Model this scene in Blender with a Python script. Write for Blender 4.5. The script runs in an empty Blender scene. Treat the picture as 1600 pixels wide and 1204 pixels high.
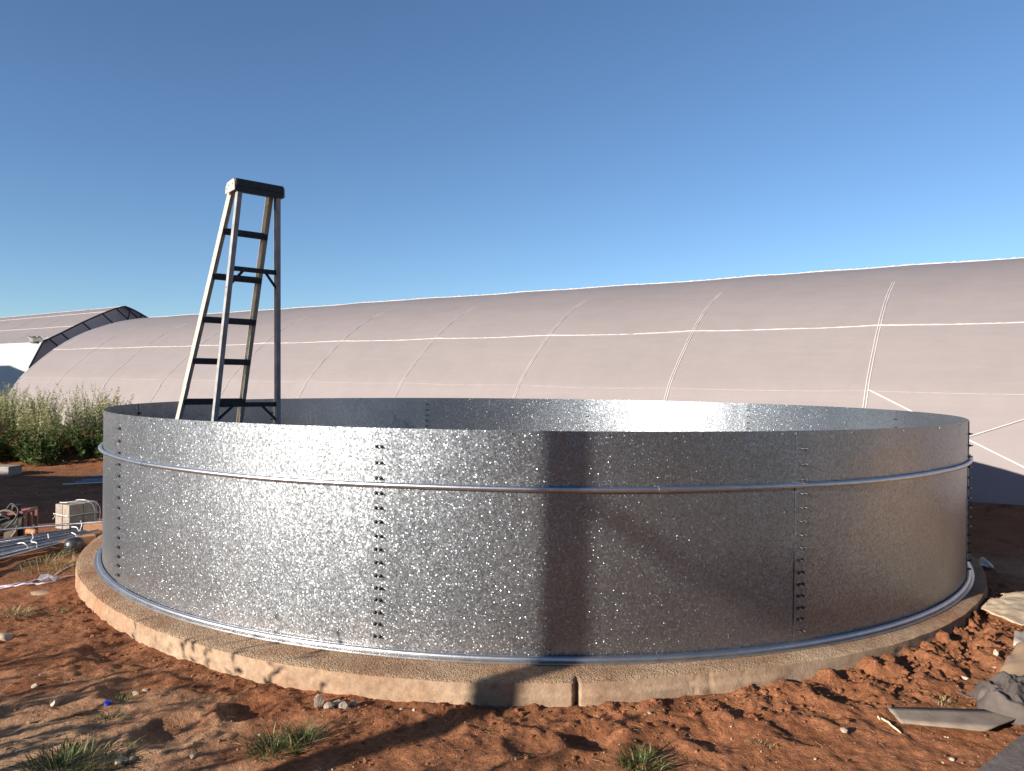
import bpy, bmesh, math, random
import numpy as np
from mathutils import Vector, Matrix

scene = bpy.context.scene
R_ = math.radians
random.seed(7)

# ------------------------------------------------------------------ camera
EYE = 1.582
F_PX, ROLL, PITCH = 1157.5, 0.0111, 0.0046
cam = bpy.data.cameras.new("camera")
cam.sensor_width = 36.0
cam.lens = 36.0 * F_PX / 1600.0
cam.clip_start = 0.05
cam.clip_end = 3000.0
cam_o = bpy.data.objects.new("camera", cam)
scene.collection.objects.link(cam_o)
_f = Vector((0, math.cos(PITCH), -math.sin(PITCH)))
_u = Vector((0, math.sin(PITCH), math.cos(PITCH)))
_r = Vector((1, 0, 0))
CR = _r * math.cos(ROLL) + _u * math.sin(ROLL)
CU = -_r * math.sin(ROLL) + _u * math.cos(ROLL)
m = Matrix((CR, CU, -_f)).transposed().to_4x4()
m.translation = Vector((0, 0, EYE))
cam_o.matrix_world = m
scene.camera = cam_o

def G(px, py, z=0.0):
    """world point at height z seen at a pixel of the 1600 px photo"""
    x = (px - 800) / F_PX; y = -(py - 602) / F_PX
    d = CR * x + CU * y + _f
    t = (z - EYE) / d.z
    return Vector((0, 0, EYE)) + d * t

# ------------------------------------------------------------------ light
SUN_EL = R_(15.5)
SUN_AZ = math.atan2(-0.80, -0.60)            # where the sun stands, clockwise from +Y
LDIR = Vector((0.80 * math.cos(SUN_EL), 0.60 * math.cos(SUN_EL), -math.sin(SUN_EL)))
world = bpy.data.worlds.new("World"); scene.world = world
world.use_nodes = True
nt = world.node_tree; nt.nodes.clear()
sky = nt.nodes.new("ShaderNodeTexSky"); sky.sky_type = 'NISHITA'; sky.sun_disc = False
sky.sun_elevation = SUN_EL; sky.sun_rotation = SUN_AZ % (2 * math.pi)
sky.altitude = 1400; sky.air_density = 1.0; sky.dust_density = 0.15; sky.ozone_density = 3.8
bg = nt.nodes.new("ShaderNodeBackground"); bg.inputs[1].default_value = 0.068
wo = nt.nodes.new("ShaderNodeOutputWorld")
nt.links.new(sky.outputs[0], bg.inputs[0]); nt.links.new(bg.outputs[0], wo.inputs[0])
sl = bpy.data.lights.new("sun", 'SUN'); sl.energy = 4.9; sl.angle = R_(0.53); sl.color = (1.0, 0.90, 0.78)
so = bpy.data.objects.new("sun", sl); scene.collection.objects.link(so)
so.rotation_euler = LDIR.to_track_quat('-Z', 'Y').to_euler()
vs = scene.view_settings
vs.view_transform = 'Standard'; vs.look = 'None'; vs.exposure = 1.22; vs.gamma = 1.0

# ------------------------------------------------------------------ noise
def _hash(ix, iy, iz, seed):
    h = (ix * 374761393 + iy * 668265263 + iz * 2147483647 + seed * 974634777) & 0xffffffff
    h = ((h ^ (h >> 13)) * 1274126177) & 0xffffffff
    h = (h ^ (h >> 16)) & 0xffffffff
    return h.astype(np.float64) / 4294967295.0
def vnoise(x, y, z=0.0, seed=0):
    x, y, z = np.broadcast_arrays(np.asarray(x, float), np.asarray(y, float), np.asarray(z, float))
    xi, yi, zi = np.floor(x).astype(np.int64), np.floor(y).astype(np.int64), np.floor(z).astype(np.int64)
    fx, fy, fz = x - xi, y - yi, z - zi
    fx, fy, fz = [a * a * a * (a * (a * 6 - 15) + 10) for a in (fx, fy, fz)]
    r = 0
    for a in (0, 1):
        for b in (0, 1):
            for c in (0, 1):
                w = (fx if a else 1 - fx) * (fy if b else 1 - fy) * (fz if c else 1 - fz)
                r = r + w * _hash(xi + a, yi + b, zi + c, seed)
    return r * 2 - 1
def fbm(x, y, z=0.0, oct=4, seed=0, gain=.5):
    s = 0; a = 1; t = 0
    for i in range(oct):
        s = s + a * vnoise(x * 2 ** i + 17.3 * i, y * 2 ** i - 9.1 * i, z * 2 ** i if not np.isscalar(z) or z else 0, seed + i)
        t += a; a *= gain
    return s / t

# ------------------------------------------------------------------ mesh helpers
class MB:
    def __init__(s): s.v = []; s.f = []; s.mi = []
    def add(s, v, f, mi=0):
        o = len(s.v); s.v.extend([tuple(p) for p in v]); s.f.extend([tuple(i + o for i in q) for q in f]); s.mi.extend([mi] * len(f)); return s
    def box(s, c, size, rz=0, M=None, mi=0):
        hx, hy, hz = [a / 2 for a in size]
        v = [Vector((x, y, z)) for z in (-hz, hz) for x, y in ((-hx, -hy), (hx, -hy), (hx, hy), (-hx, hy))]
        R = M if M is not None else Matrix.Rotation(rz, 3, 'Z')
        v = [R @ p + Vector(c) for p in v]
        return s.add(v, [(3, 2, 1, 0), (4, 5, 6, 7), (0, 1, 5, 4), (1, 2, 6, 5), (2, 3, 7, 6), (3, 0, 4, 7)], mi)
    def bar(s, a, b, w, d, side, mi=0):
        """rectangular bar a->b, width w along 'side', depth d across"""
        a, b = Vector(a), Vector(b); ax = (b - a).normalized(); sd = Vector(side); sd = (sd - ax * sd.dot(ax)).normalized(); up = ax.cross(sd)
        M = Matrix((sd, up, ax)).transposed()
        return s.box((a + b) / 2, (w, d, (b - a).length), M=M, mi=mi)
    def tube(s, pts, r, n=8, caps=True, closed=False, mi=0):
        pts = [Vector(p) for p in pts]; N = len(pts); vs = []; up = Vector((0, 0, 1))
        rr = r if hasattr(r, '__len__') else [r] * N
        for i, p in enumerate(pts):
            if closed: t = pts[(i + 1) % N] - pts[i - 1]
            else: t = pts[min(i + 1, N - 1)] - pts[max(i - 1, 0)]
            t.normalize()
            a = t.cross(up)
            if a.length < .05: a = t.cross(Vector((1, 0, 0)))
            a.normalize(); b = a.cross(t)
            for k in range(n):
                an = 2 * math.pi * k / n
                vs.append(p + (a * math.cos(an) + b * math.sin(an)) * rr[i])
        f = []
        for i in range(N if closed else N - 1):
            j = (i + 1) % N
            for k in range(n):
                l = (k + 1) % n
                f.append((i * n + k, i * n + l, j * n + l, j * n + k))
        if caps and not closed:
            f.append(tuple(range(n))[::-1]); f.append(tuple((N - 1) * n + k for k in range(n)))
        return s.add(vs, f, mi)
def finish(name, mb, mats, parent=None, smooth=False, local=None, angle=None):
    me = bpy.data.meshes.new(name)
    v = mb.v
    if parent is not None and local is None:
        L = parent.matrix_basis.translation
        v = [(a - L.x, b - L.y, c - L.z) for a, b, c in v]
    me.from_pydata(v, [], mb.f)
    if not isinstance(mats, (list, tuple)): mats = [mats]
    for mm in mats: me.materials.append(mm)
    if len(mats) > 1: me.polygons.foreach_set('material_index', mb.mi)
    if smooth:
        me.polygons.foreach_set('use_smooth', [True] * len(me.polygons))
        if angle is not None: me.set_sharp_from_angle(angle=R_(angle))
    me.update()
    o = bpy.data.objects.new(name, me); scene.collection.objects.link(o)
    if parent is not None: o.parent = parent
    return o
def recalc(o):
    bm = bmesh.new(); bm.from_mesh(o.data); bmesh.ops.recalc_face_normals(bm, faces=bm.faces); bm.to_mesh(o.data); bm.free(); return o
def bevel(o, w, seg=2):
    md = o.modifiers.new("bevel", 'BEVEL'); md.width = w; md.segments = seg; md.limit_method = 'ANGLE'; return o
def tag(o, label=None, cat=None, group=None, kind=None):
    if label: o["label"] = label
    if cat: o["category"] = cat
    if group: o["group"] = group
    if kind: o["kind"] = kind
    return o
def thing(name, loc, label, cat, group=None):
    o = bpy.data.objects.new(name, None); scene.collection.objects.link(o); o.location = loc; o.empty_display_size = .1
    return tag(o, label, cat, group)
def grid(nu, nv, fn):
    v = [fn(i / (nu - 1), j / (nv - 1)) for j in range(nv) for i in range(nu)]
    f = [(j * nu + i, j * nu + i + 1, (j + 1) * nu + i + 1, (j + 1) * nu + i) for j in range(nv - 1) for i in range(nu - 1)]
    return v, f

# ------------------------------------------------------------------ materials
class NT:
    def __init__(s, name):
        s.m = bpy.data.materials.new(name); s.m.use_nodes = True; s.t = s.m.node_tree; s.t.nodes.clear()
        s.out = s.t.nodes.new("ShaderNodeOutputMaterial")
    def n(s, typ, **kw):
        nd = s.t.nodes.new(typ)
        for k, v in kw.items():
            if k.startswith('i_'):
                key = k[2:].replace('_', ' '); nd.inputs[key].default_value = v
            else: setattr(nd, k, v)
        return nd
    def l(s, a, b): s.t.links.new(a, b)
    def coord(s, scale=(1, 1, 1), obj=True):
        tc = s.n("ShaderNodeTexCoord"); mp = s.n("ShaderNodeMapping"); mp.inputs['Scale'].default_value = scale
        s.l(tc.outputs['Object' if obj else 'Generated'], mp.inputs[0]); return mp.outputs[0]
    def noise(s, co, scale, detail=4, rough=.55, dist=0):
        nd = s.n("ShaderNodeTexNoise"); nd.inputs['Scale'].default_value = scale; nd.inputs['Detail'].default_value = detail
        nd.inputs['Roughness'].default_value = rough; nd.inputs['Distortion'].default_value = dist; s.l(co, nd.inputs['Vector']); return nd
    def ramp(s, fac, stops):
        r = s.n("ShaderNodeValToRGB"); e = r.color_ramp.elements
        while len(e) < len(stops): e.new(.5)
        for q, (p, c) in zip(e, stops):
            q.position = p; q.color = (c, c, c, 1) if not hasattr(c, '__len__') else (*c, 1)
        s.l(fac, r.inputs[0]); return r.outputs[0]
    def mix(s, fac, a, b, mode='MIX'):
        nd = s.n("ShaderNodeMix", data_type='RGBA', blend_type=mode)
        for v, i in ((fac, 0), (a, 6), (b, 7)):
            if hasattr(v, 'is_linked') or isinstance(v, bpy.types.NodeSocket): s.l(v, nd.inputs[i])
            else: nd.inputs[i].default_value = v if i == 0 else (*v, 1)
        return nd.outputs[2]
    def math(s, op, a, b=0.0, clamp=False):
        nd = s.n("ShaderNodeMath", operation=op, use_clamp=clamp)
        for v, i in ((a, 0), (b, 1)):
            if isinstance(v, bpy.types.NodeSocket): s.l(v, nd.inputs[i])
            else: nd.inputs[i].default_value = v
        return nd.outputs[0]
    def bump(s, h, dist, strength=1.0, normal=None):
        nd = s.n("ShaderNodeBump"); nd.inputs['Strength'].default_value = strength; nd.inputs['Distance'].default_value = dist
        s.l(h, nd.inputs['Height'])
        if normal is not None: s.l(normal, nd.inputs['Normal'])
        return nd.outputs[0]
    def bsdf(s, color=None, rough=.8, metal=0.0, normal=None, spec=.5, **kw):
        p = s.n("ShaderNodeBsdfPrincipled")
        for v, k in ((color, 'Base Color'), (rough, 'Roughness'), (metal, 'Metallic'), (normal, 'Normal'), (spec, 'Specular IOR Level')):
            if v is None: continue
            if isinstance(v, bpy.types.NodeSocket): s.l(v, p.inputs[k])
            else: p.inputs[k].default_value = (*v, 1) if k == 'Base Color' else v
        return p.outputs[0]
    def done(s, sh): s.l(sh, s.out.inputs[0]); return s.m

def mottled(name, c1, c2, scale=8, rough=.8, metal=0.0, bump=.002, bscale=60, spec=.4, detail=5):
    t = NT(name); co = t.coord(); n = t.noise(co, scale, detail); col = t.ramp(n.outputs[0], [(.3, c1), (.7, c2)])
    b = t.noise(co, bscale, 4)
    return t.done(t.bsdf(col, rough, metal, t.bump(b.outputs[0], bump), spec))

def mat_galv():
    t = NT("galvanised_sheet"); co = t.coord()
    geo = t.n("ShaderNodeNewGeometry")
    warp = t.noise(co, 60, 2)
    v1 = t.n("ShaderNodeTexVoronoi"); v1.inputs['Scale'].default_value = 105; t.l(co, v1.inputs['Vector'])
    v2 = t.n("ShaderNodeTexVoronoi"); v2.inputs['Scale'].default_value = 170; t.l(co, v2.inputs['Vector'])
    def off(col, amp):
        a = t.n("ShaderNodeVectorMath", operation='SUBTRACT'); t.l(col, a.inputs[0]); a.inputs[1].default_value = (.5, .5, .5)
        b = t.n("ShaderNodeVectorMath", operation='SCALE'); t.l(a.outputs[0], b.inputs[0]); b.inputs['Scale'].default_value = amp; return b.outputs[0]
    low = t.noise(co, 2.2, 2)
    bn = t.bump(low.outputs[0], .006, 1.0)
    def cube(v, amp):
        o = off(v, 2.0); q = t.n("ShaderNodeVectorMath", operation='MULTIPLY'); t.l(o, q.inputs[0]); t.l(o, q.inputs[1])
        q2 = t.n("ShaderNodeVectorMath", operation='MULTIPLY'); t.l(q.outputs[0], q2.inputs[0]); t.l(o, q2.inputs[1])
        b = t.n("ShaderNodeVectorMath", operation='SCALE'); t.l(q2.outputs[0], b.inputs[0]); b.inputs['Scale'].default_value = amp; return b.outputs[0]
    o1 = off(v1.outputs['Color'], .10)
    spm = t.n("ShaderNodeSeparateColor"); t.l(v2.outputs['Color'], spm.inputs[0])
    vw = t.n("ShaderNodeTexWhiteNoise", noise_dimensions='3D'); t.l(v2.outputs['Color'], vw.inputs['Vector'])
    msk = t.math('GREATER_THAN', vw.outputs['Value'], .80)
    d_ = t.n("ShaderNodeVectorMath", operation='SCALE'); t.l(off(v2.outputs['Color'], .36), d_.inputs[0]); t.l(msk, d_.inputs['Scale']); o2 = d_.outputs[0]
    v3 = t.n("ShaderNodeTexVoronoi"); v3.inputs['Scale'].default_value = 230; t.l(co, v3.inputs['Vector'])
    vw3 = t.n("ShaderNodeTexWhiteNoise", noise_dimensions='3D'); t.l(v3.outputs['Color'], vw3.inputs['Vector'])
    m3 = t.math('GREATER_THAN', vw3.outputs['Value'], .94)
    d3 = t.n("ShaderNodeVectorMath", operation='SCALE'); t.l(off(v3.outputs['Color'], .95), d3.inputs[0]); t.l(m3, d3.inputs['Scale'])
    a3 = t.n("ShaderNodeVectorMath", operation='ADD'); t.l(o2, a3.inputs[0]); t.l(d3.outputs[0], a3.inputs[1]); o2 = a3.outputs[0]
    s1 = t.n("ShaderNodeVectorMath", operation='ADD'); t.l(bn, s1.inputs[0]); t.l(o1, s1.inputs[1])
    s2 = t.n("ShaderNodeVectorMath", operation='ADD'); t.l(s1.outputs[0], s2.inputs[0]); t.l(o2, s2.inputs[1])
    nn = t.n("ShaderNodeVectorMath", operation='NORMALIZE'); t.l(s2.outputs[0], nn.inputs[0])
    sep = t.n("ShaderNodeSeparateColor"); t.l(v1.outputs['Color'], sep.inputs[0])
    sp2 = t.n("ShaderNodeSeparateColor"); t.l(v2.outputs['Color'], sp2.inputs[0])
    ro = t.math('ADD', t.math('ADD', t.math('MULTIPLY', sep.outputs[1], .10), .28), t.math('MULTIPLY', t.math('MAXIMUM', msk, m3), .05))
    n2 = t.noise(co, 1.3, 4)
    stain = t.ramp(n2.outputs[0], [(.35, (.285, .312, .345)), (.7, (.34, .368, .402))])
    sz = t.n("ShaderNodeSeparateXYZ"); t.l(co, sz.inputs[0])
    spl = t.noise(co, 7, 6, .7)
    dirt = t.math('SUBTRACT', t.math('ADD', t.math('MULTIPLY', spl.outputs[0], .42), .02), sz.outputs[2])
    df = t.ramp(dirt, [(.0, 0.0), (.22, .22)])
    stain = t.mix(df, stain, (.30, .20, .14))
    var = t.ramp(sep.outputs[2], [(0, .74), (1, 1.0)])
    col = t.mix(1.0, stain, var, 'MULTIPLY')
    a = t.bsdf(col, t.math('ADD', ro, t.math('MULTIPLY', df, .2)), 1.0, nn.outputs[0])
    b = t.bsdf(col, .60, 1.0, nn.outputs[0])
    mx = t.n("ShaderNodeMixShader"); mx.inputs[0].default_value = .25; t.l(a, mx.inputs[1]); t.l(b, mx.inputs[2])
    return t.done(mx.outputs[0])
def mat_zinc(name="zinc_pipe", c=(.55, .57, .60), r=.35):
    t = NT(name); co = t.coord(); n = t.noise(co, 14, 4); col = t.ramp(n.outputs[0], [(.3, tuple(.82 * a for a in c)), (.7, c)])
    b = t.noise(co, 160, 3)
    return t.done(t.bsdf(col, r, 1.0, t.bump(b.outputs[0], .0006)))
def mat_soil():
    t = NT("red_soil"); co = t.coord()
    big = t.noise(co, .55, 5, .6); mid = t.noise(co, 4.0, 7, .65, .6); fine = t.noise(co, 38, 5, .7); grit = t.noise(co, 170, 3, .7)
    base = t.ramp(mid.outputs[0], [(.25, (.115, .038, .015)), (.5, (.285, .115, .053)), (.75, (.37, .16, .078))])
    speck = t.ramp(fine.outputs[0], [(.3, .55), (.52, .95), (.72, 1.25)])
    c1 = t.mix(1.0, base, speck, 'MULTIPLY')
    # pale trodden sand towards the lower left
    tc = t.n("ShaderNodeTexCoord"); sx = t.n("ShaderNodeSeparateXYZ"); t.l(tc.outputs['Object'], sx.inputs[0])
    dx = t.math('ADD', sx.outputs[0], 2.1); dy = t.math('ADD', sx.outputs[1], -3.0)
    dd = t.math('SQRT', t.math('ADD', t.math('MULTIPLY', dx, dx), t.math('MULTIPLY', t.math('MULTIPLY', dy, dy), 1.6)))
    patch = t.math('SUBTRACT', 1.25, dd); patch = t.math('ADD', patch, t.math('MULTIPLY', t.math('SUBTRACT', mid.outputs[0], .5), 2.2), False)
    pf = t.ramp(patch, [(.0, 0.0), (.9, .75)])
    c2 = t.mix(pf, c1, (.42, .27, .16))
    far = t.ramp(big.outputs[0], [(.45, 0.0), (.62, .5)])
    c3 = t.mix(far, c2, t.mix(1.0, (.20, .09, .045), speck, 'MULTIPLY'))
    # sand colour added off to the right to warm the tank's reflections
    sand = t.math('MINIMUM', t.math('MULTIPLY', t.math('SUBTRACT', sx.outputs[0], 3.9), 1.2), t.math('MULTIPLY', t.math('SUBTRACT', 7.2, sx.outputs[1]), .8))
    sand = t.math('MINIMUM', sand, t.math('MULTIPLY', t.math('SUBTRACT', t.math('ADD', sx.outputs[0], 12.0), sx.outputs[1]), .5))
    c3 = t.mix(t.ramp(sand, [(0, 0.0), (1, .9)]), c3, t.mix(1.0, (.48, .32, .20), speck, 'MULTIPLY'))
    h = t.math('ADD', t.math('MULTIPLY', fine.outputs[0], .7), t.math('MULTIPLY', grit.outputs[0], .25))
    bn = t.bump(h, .028, 1.0)
    return t.done(t.bsdf(c3, .95, 0, bn, .15))
def mat_concrete(name, c1, c2, peb=.006, pscale=70):
    t = NT(name); co = t.coord(); n = t.noise(co, 2.3, 6, .6, .4); n2 = t.noise(co, 26, 5, .65)
    col = t.ramp(n.outputs[0], [(.3, c1), (.68, c2)])
    col = t.mix(1.0, col, t.ramp(n2.outputs[0], [(.3, .68), (.7, 1.15)]), 'MULTIPLY')
    n3 = t.noise(co, .9, 7, .65, .5)
    col = t.mix(t.ramp(n3.outputs[0], [(.48, 0.0), (.66, .6)]), col, t.mix(1.0, col, (.78, .50, .36), 'MULTIPLY'))
    v = t.n("ShaderNodeTexVoronoi"); v.inputs['Scale'].default_value = pscale; t.l(co, v.inputs['Vector'])
    n4 = t.noise(co, 75, 4, .7)
    h = t.math('SUBTRACT', t.math('ADD', t.math('MULTIPLY', n2.outputs[0], .8), t.math('MULTIPLY', n4.outputs[0], .9)), t.math('MULTIPLY', v.outputs['Distance'], .55))
    return t.done(t.bsdf(col, .92, 0, t.bump(h, peb, 1.0), .2))
def mat_film(name, c, trans=.42):
    t = NT(name); co = t.coord(); n = t.noise(co, .35, 5, .6); n2 = t.noise(co, 3.0, 4)
    col = t.ramp(n.outputs[0], [(.3, tuple(.96 * a for a in c)), (.7, c)])
    ws = t.n("ShaderNodeMapping"); tcs = t.n("ShaderNodeTexCoord"); t.l(tcs.outputs['Object'], ws.inputs[0]); ws.inputs['Scale'].default_value = (1.6, 1.6, .16)
    ns = t.noise(ws.outputs[0], 1.5, 5, .6)
    col = t.mix(1.0, col, t.ramp(ns.outputs[0], [(.3, .96), (.55, 1.0), (.72, 1.02)]), 'MULTIPLY')
    w = t.n("ShaderNodeMapping"); tc = t.n("ShaderNodeTexCoord"); t.l(tc.outputs['Object'], w.inputs[0]); w.inputs['Scale'].default_value = (.5, .5, 3.0)
    n3 = t.noise(w.outputs[0], 1.2, 3)
    bn = t.bump(t.math('ADD', n3.outputs[0], t.math('MULTIPLY', n2.outputs[0], .10)), .035, .5)
    p = t.bsdf(col, .45, 0, bn, .35)
    tr = t.n("ShaderNodeBsdfTranslucent"); t.l(col, tr.inputs[0]); t.l(bn, tr.inputs[1])
    mx = t.n("ShaderNodeMixShader"); mx.inputs[0].default_value = trans; t.l(p, mx.inputs[1]); t.l(tr.outputs[0], mx.inputs[2])
    return t.done(mx.outputs[0])
def mat_leaf(name, c1, c2):
    t = NT(name); co = t.coord(); n = t.noise(co, 9, 3)
    col = t.ramp(n.outputs[0], [(.3, c1), (.7, c2)])
    p = t.bsdf(col, .6, 0, None, .3)
    tr = t.n("ShaderNodeBsdfTranslucent"); t.l(col, tr.inputs[0])
    mx = t.n("ShaderNodeMixShader"); mx.inputs[0].default_value = .3; t.l(p, mx.inputs[1]); t.l(tr.outputs[0], mx.inputs[2])
    return t.done(mx.outputs[0])

M_GALV = mat_galv()
M_PIPE = mat_zinc("zinc_pipe", (.60, .60, .61), .36)
M_BOLT = mottled("dark_bolt_nut", (.03, .03, .032), (.07, .07, .075), 60, .45, .3)
M_ROD = mottled("grey_steel_pipe", (.17, .18, .20), (.30, .315, .34), 14, .38, .6)
M_SOIL = mat_soil()
M_SLABTOP = mat_concrete("rough_concrete_top", (.29, .165, .095), (.46, .335, .22), .017, 105)
M_SLABSIDE = mat_concrete("formed_concrete_side", (.25, .165, .108), (.355, .26, .18), .0015, 90)
M_FILM = mat_film("greenhouse_film", (.385, .342, .338))
M_FILMW = mat_film("white_side_film", (.42, .415, .41), .15)
M_TAPE = mottled("film_tape", (.40, .37, .36), (.50, .465, .45), 3, .5, bump=.001)
M_DARKF = mottled("dark_steel_frame", (.02, .02, .025), (.05, .05, .06), 4, .5)
M_GABLE = mat_film("grey_gable_film", (.40, .38, .42), .1)

# ------------------------------------------------------------------ terrain
CX, CY, RT = 0.191, 7.793, 3.93
SLAB_TOP = 0.125
TH = R_(55.5)
U = np.array([-math.sin(TH), math.cos(TH)]); N_ = np.array([math.cos(TH), math.sin(TH)])
def H(x, y):
    x = np.asarray(x, float); y = np.asarray(y, float)
    z = .022 * fbm(x * .9, y * .9, 0, 3, 3) + .015 * fbm(x * 3.6, y * 3.6, 0, 3, 11)
    dist = np.hypot(x, y)
    near = np.exp(-(np.maximum(dist - 6, 0) / 6) ** 2)
    rid = 1 - np.abs(fbm(x * 7, y * 7, 0, 3, 23)) * 2
    z = z + near * (.006 * (rid - .5) + .006 * fbm(x * 22, y * 22, 0, 2, 31))
    r = np.hypot(x - CX, y - CY); ds = r - 4.15
    edge0 = np.exp(-(np.maximum(ds, 0) / .45) ** 2)
    crumb = np.clip(fbm(x * 30, y * 30, 0, 3, 131) * 2.2, -.2, 1) * np.clip(fbm(x * 2.1, y * 2.1, 0, 2, 135) * 1.5 + .55, 0, 1)
    z = z + near * ((.0022 + .005 * edge0) * crumb + .0022 * vnoise(x * 62, y * 62, 0, 137))
    phi = np.degrees(np.arctan2(x - CX, -(y - CY)))
    edge = np.exp(-(np.maximum(ds, 0) / .38) ** 2)
    wR = np.exp(-((phi - 36) / 22.) ** 2)
    clod = np.clip(fbm(x * 10, y * 10, 0, 4, 41, .6) * 2.0, -.4, 1)
    calm = np.exp(-(np.maximum(ds, 0) / .12) ** 2); z = z * (1 - .75 * calm)
    z = z + edge * (wR * (.055 + .045 * clod) + .012 * clod + .004)
    z = z + np.exp(-((ds - .42) / .25) ** 2) * wR * .03
    # footprints and hollows in front of the base
    for fx, fy, fr, fd in ((.38, 3.28, .10, .035), (.95, 3.3, .12, .025), (1.32, 3.32, .10, .022), (-.35, 3.35, .12, .02), (-1.25, 3.55, .10, .03), (-1.9, 3.75, .12, .03),
                           (-2.3, 4.3, .15, .03), (1.7, 3.7, .12, .03), (.1, 3.2, .09, .02), (-1.5, 3.3, .12, .03)):
        d2 = ((x - fx) ** 2 + (y - fy) ** 2) / fr ** 2
        z = z - fd * np.exp(-d2) + fd * .5 * np.exp(-((np.sqrt(d2) - 1.5) / .4) ** 2)
    # spoil mound that the weeds grow on
    mx = x * .0 + (y - 14.6 - .10 * (x + 9)); w = np.clip((-5.0 - x) / 1.5, 0, 1)
    z = z + w * np.exp(-(mx / 1.1) ** 2) * (.42 + .10 * fbm(x * 1.5, y * 1.5, 0, 3, 51))
    # soil thrown against the greenhouse skirt
    p = x * N_[0] + y * N_[1]
    z = z + np.exp(-((p - 11.35) / .35) ** 2) * (.09 + .03 * fbm(x * 3, y * 3, 0, 3, 61)) * np.exp(-(np.maximum(dist - 25, 0) / 8) ** 2)
    # out-of-view heaps added to brown and warm the tank's reflections
    for hx, hy, sx, sy, hh in ((13.0, -1.5, 2.2, 5.0, 1.1), (15.5, 4.5, 2.2, 3.0, 1.6), (6.2, 4.9, .8, 1.2, 1.25)):
        z = z + hh * np.exp(-((x - hx) / sx) ** 2 - ((y - hy) / sy) ** 2) * (1 + .12 * fbm(x * .8, y * .8, 0, 3, 95))
    z = np.where(ds < -.1, np.minimum(z, .0) - .02, z)
    return z
def Hs(x, y):
    i = min(max(int(np.searchsorted(GX, x)) - 1, 0), len(GX) - 2); j = min(max(int(np.searchsorted(GY, y)) - 1, 0), len(GY) - 2)
    u = (x - GX[i]) / (GX[i + 1] - GX[i]); v = (y - GY[j]) / (GY[j + 1] - GY[j])
    return float((GZ[j, i] * (1 - u) + GZ[j, i + 1] * u) * (1 - v) + (GZ[j + 1, i] * (1 - u) + GZ[j + 1, i + 1] * u) * v)
def axis(lo, hi, step, far):
    c = list(np.arange(lo, hi, step)); s = step; a = [hi]
    while a[-1] < far: s *= 1.055; a.append(a[-1] + s)
    s = step; b = [lo]
    while b[-1] > -far: s *= 1.055; b.append(b[-1] - s)
    return np.array(b[1:][::-1] + c + a)
def build_ground():
    xs = axis(-3.4, 3.6, .0135, 900); ys = axis(2.85, 5.3, .0135, 900)
    global GX, GY, GZ
    X, Y = np.meshgrid(xs, ys); Z = H(X, Y); GX, GY, GZ = xs, ys, Z
    me = bpy.data.meshes.new("ground"); nx, ny = len(xs), len(ys)
    co = np.stack([X, Y, Z], -1).reshape(-1, 3)
    i = np.arange(nx - 1)[None, :] + np.arange(ny - 1)[:, None] * nx
    f = np.stack([i, i + 1, i + nx + 1, i + nx], -1).reshape(-1, 4)
    me.vertices.add(len(co)); me.vertices.foreach_set('co', co.ravel())
    me.loops.add(f.size); me.loops.foreach_set('vertex_index', f.ravel())
    me.polygons.add(len(f)); me.polygons.foreach_set('loop_start', np.arange(len(f)) * 4)
    me.polygons.foreach_set('use_smooth', np.ones(len(f), bool))
    me.update(calc_edges=True); me.validate()
    me.materials.append(M_SOIL)
    o = bpy.data.objects.new("ground", me); scene.collection.objects.link(o)
    tag(o, kind="structure", label="bare red soil, trodden and lumpy, around the tank base")
build_ground()

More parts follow.
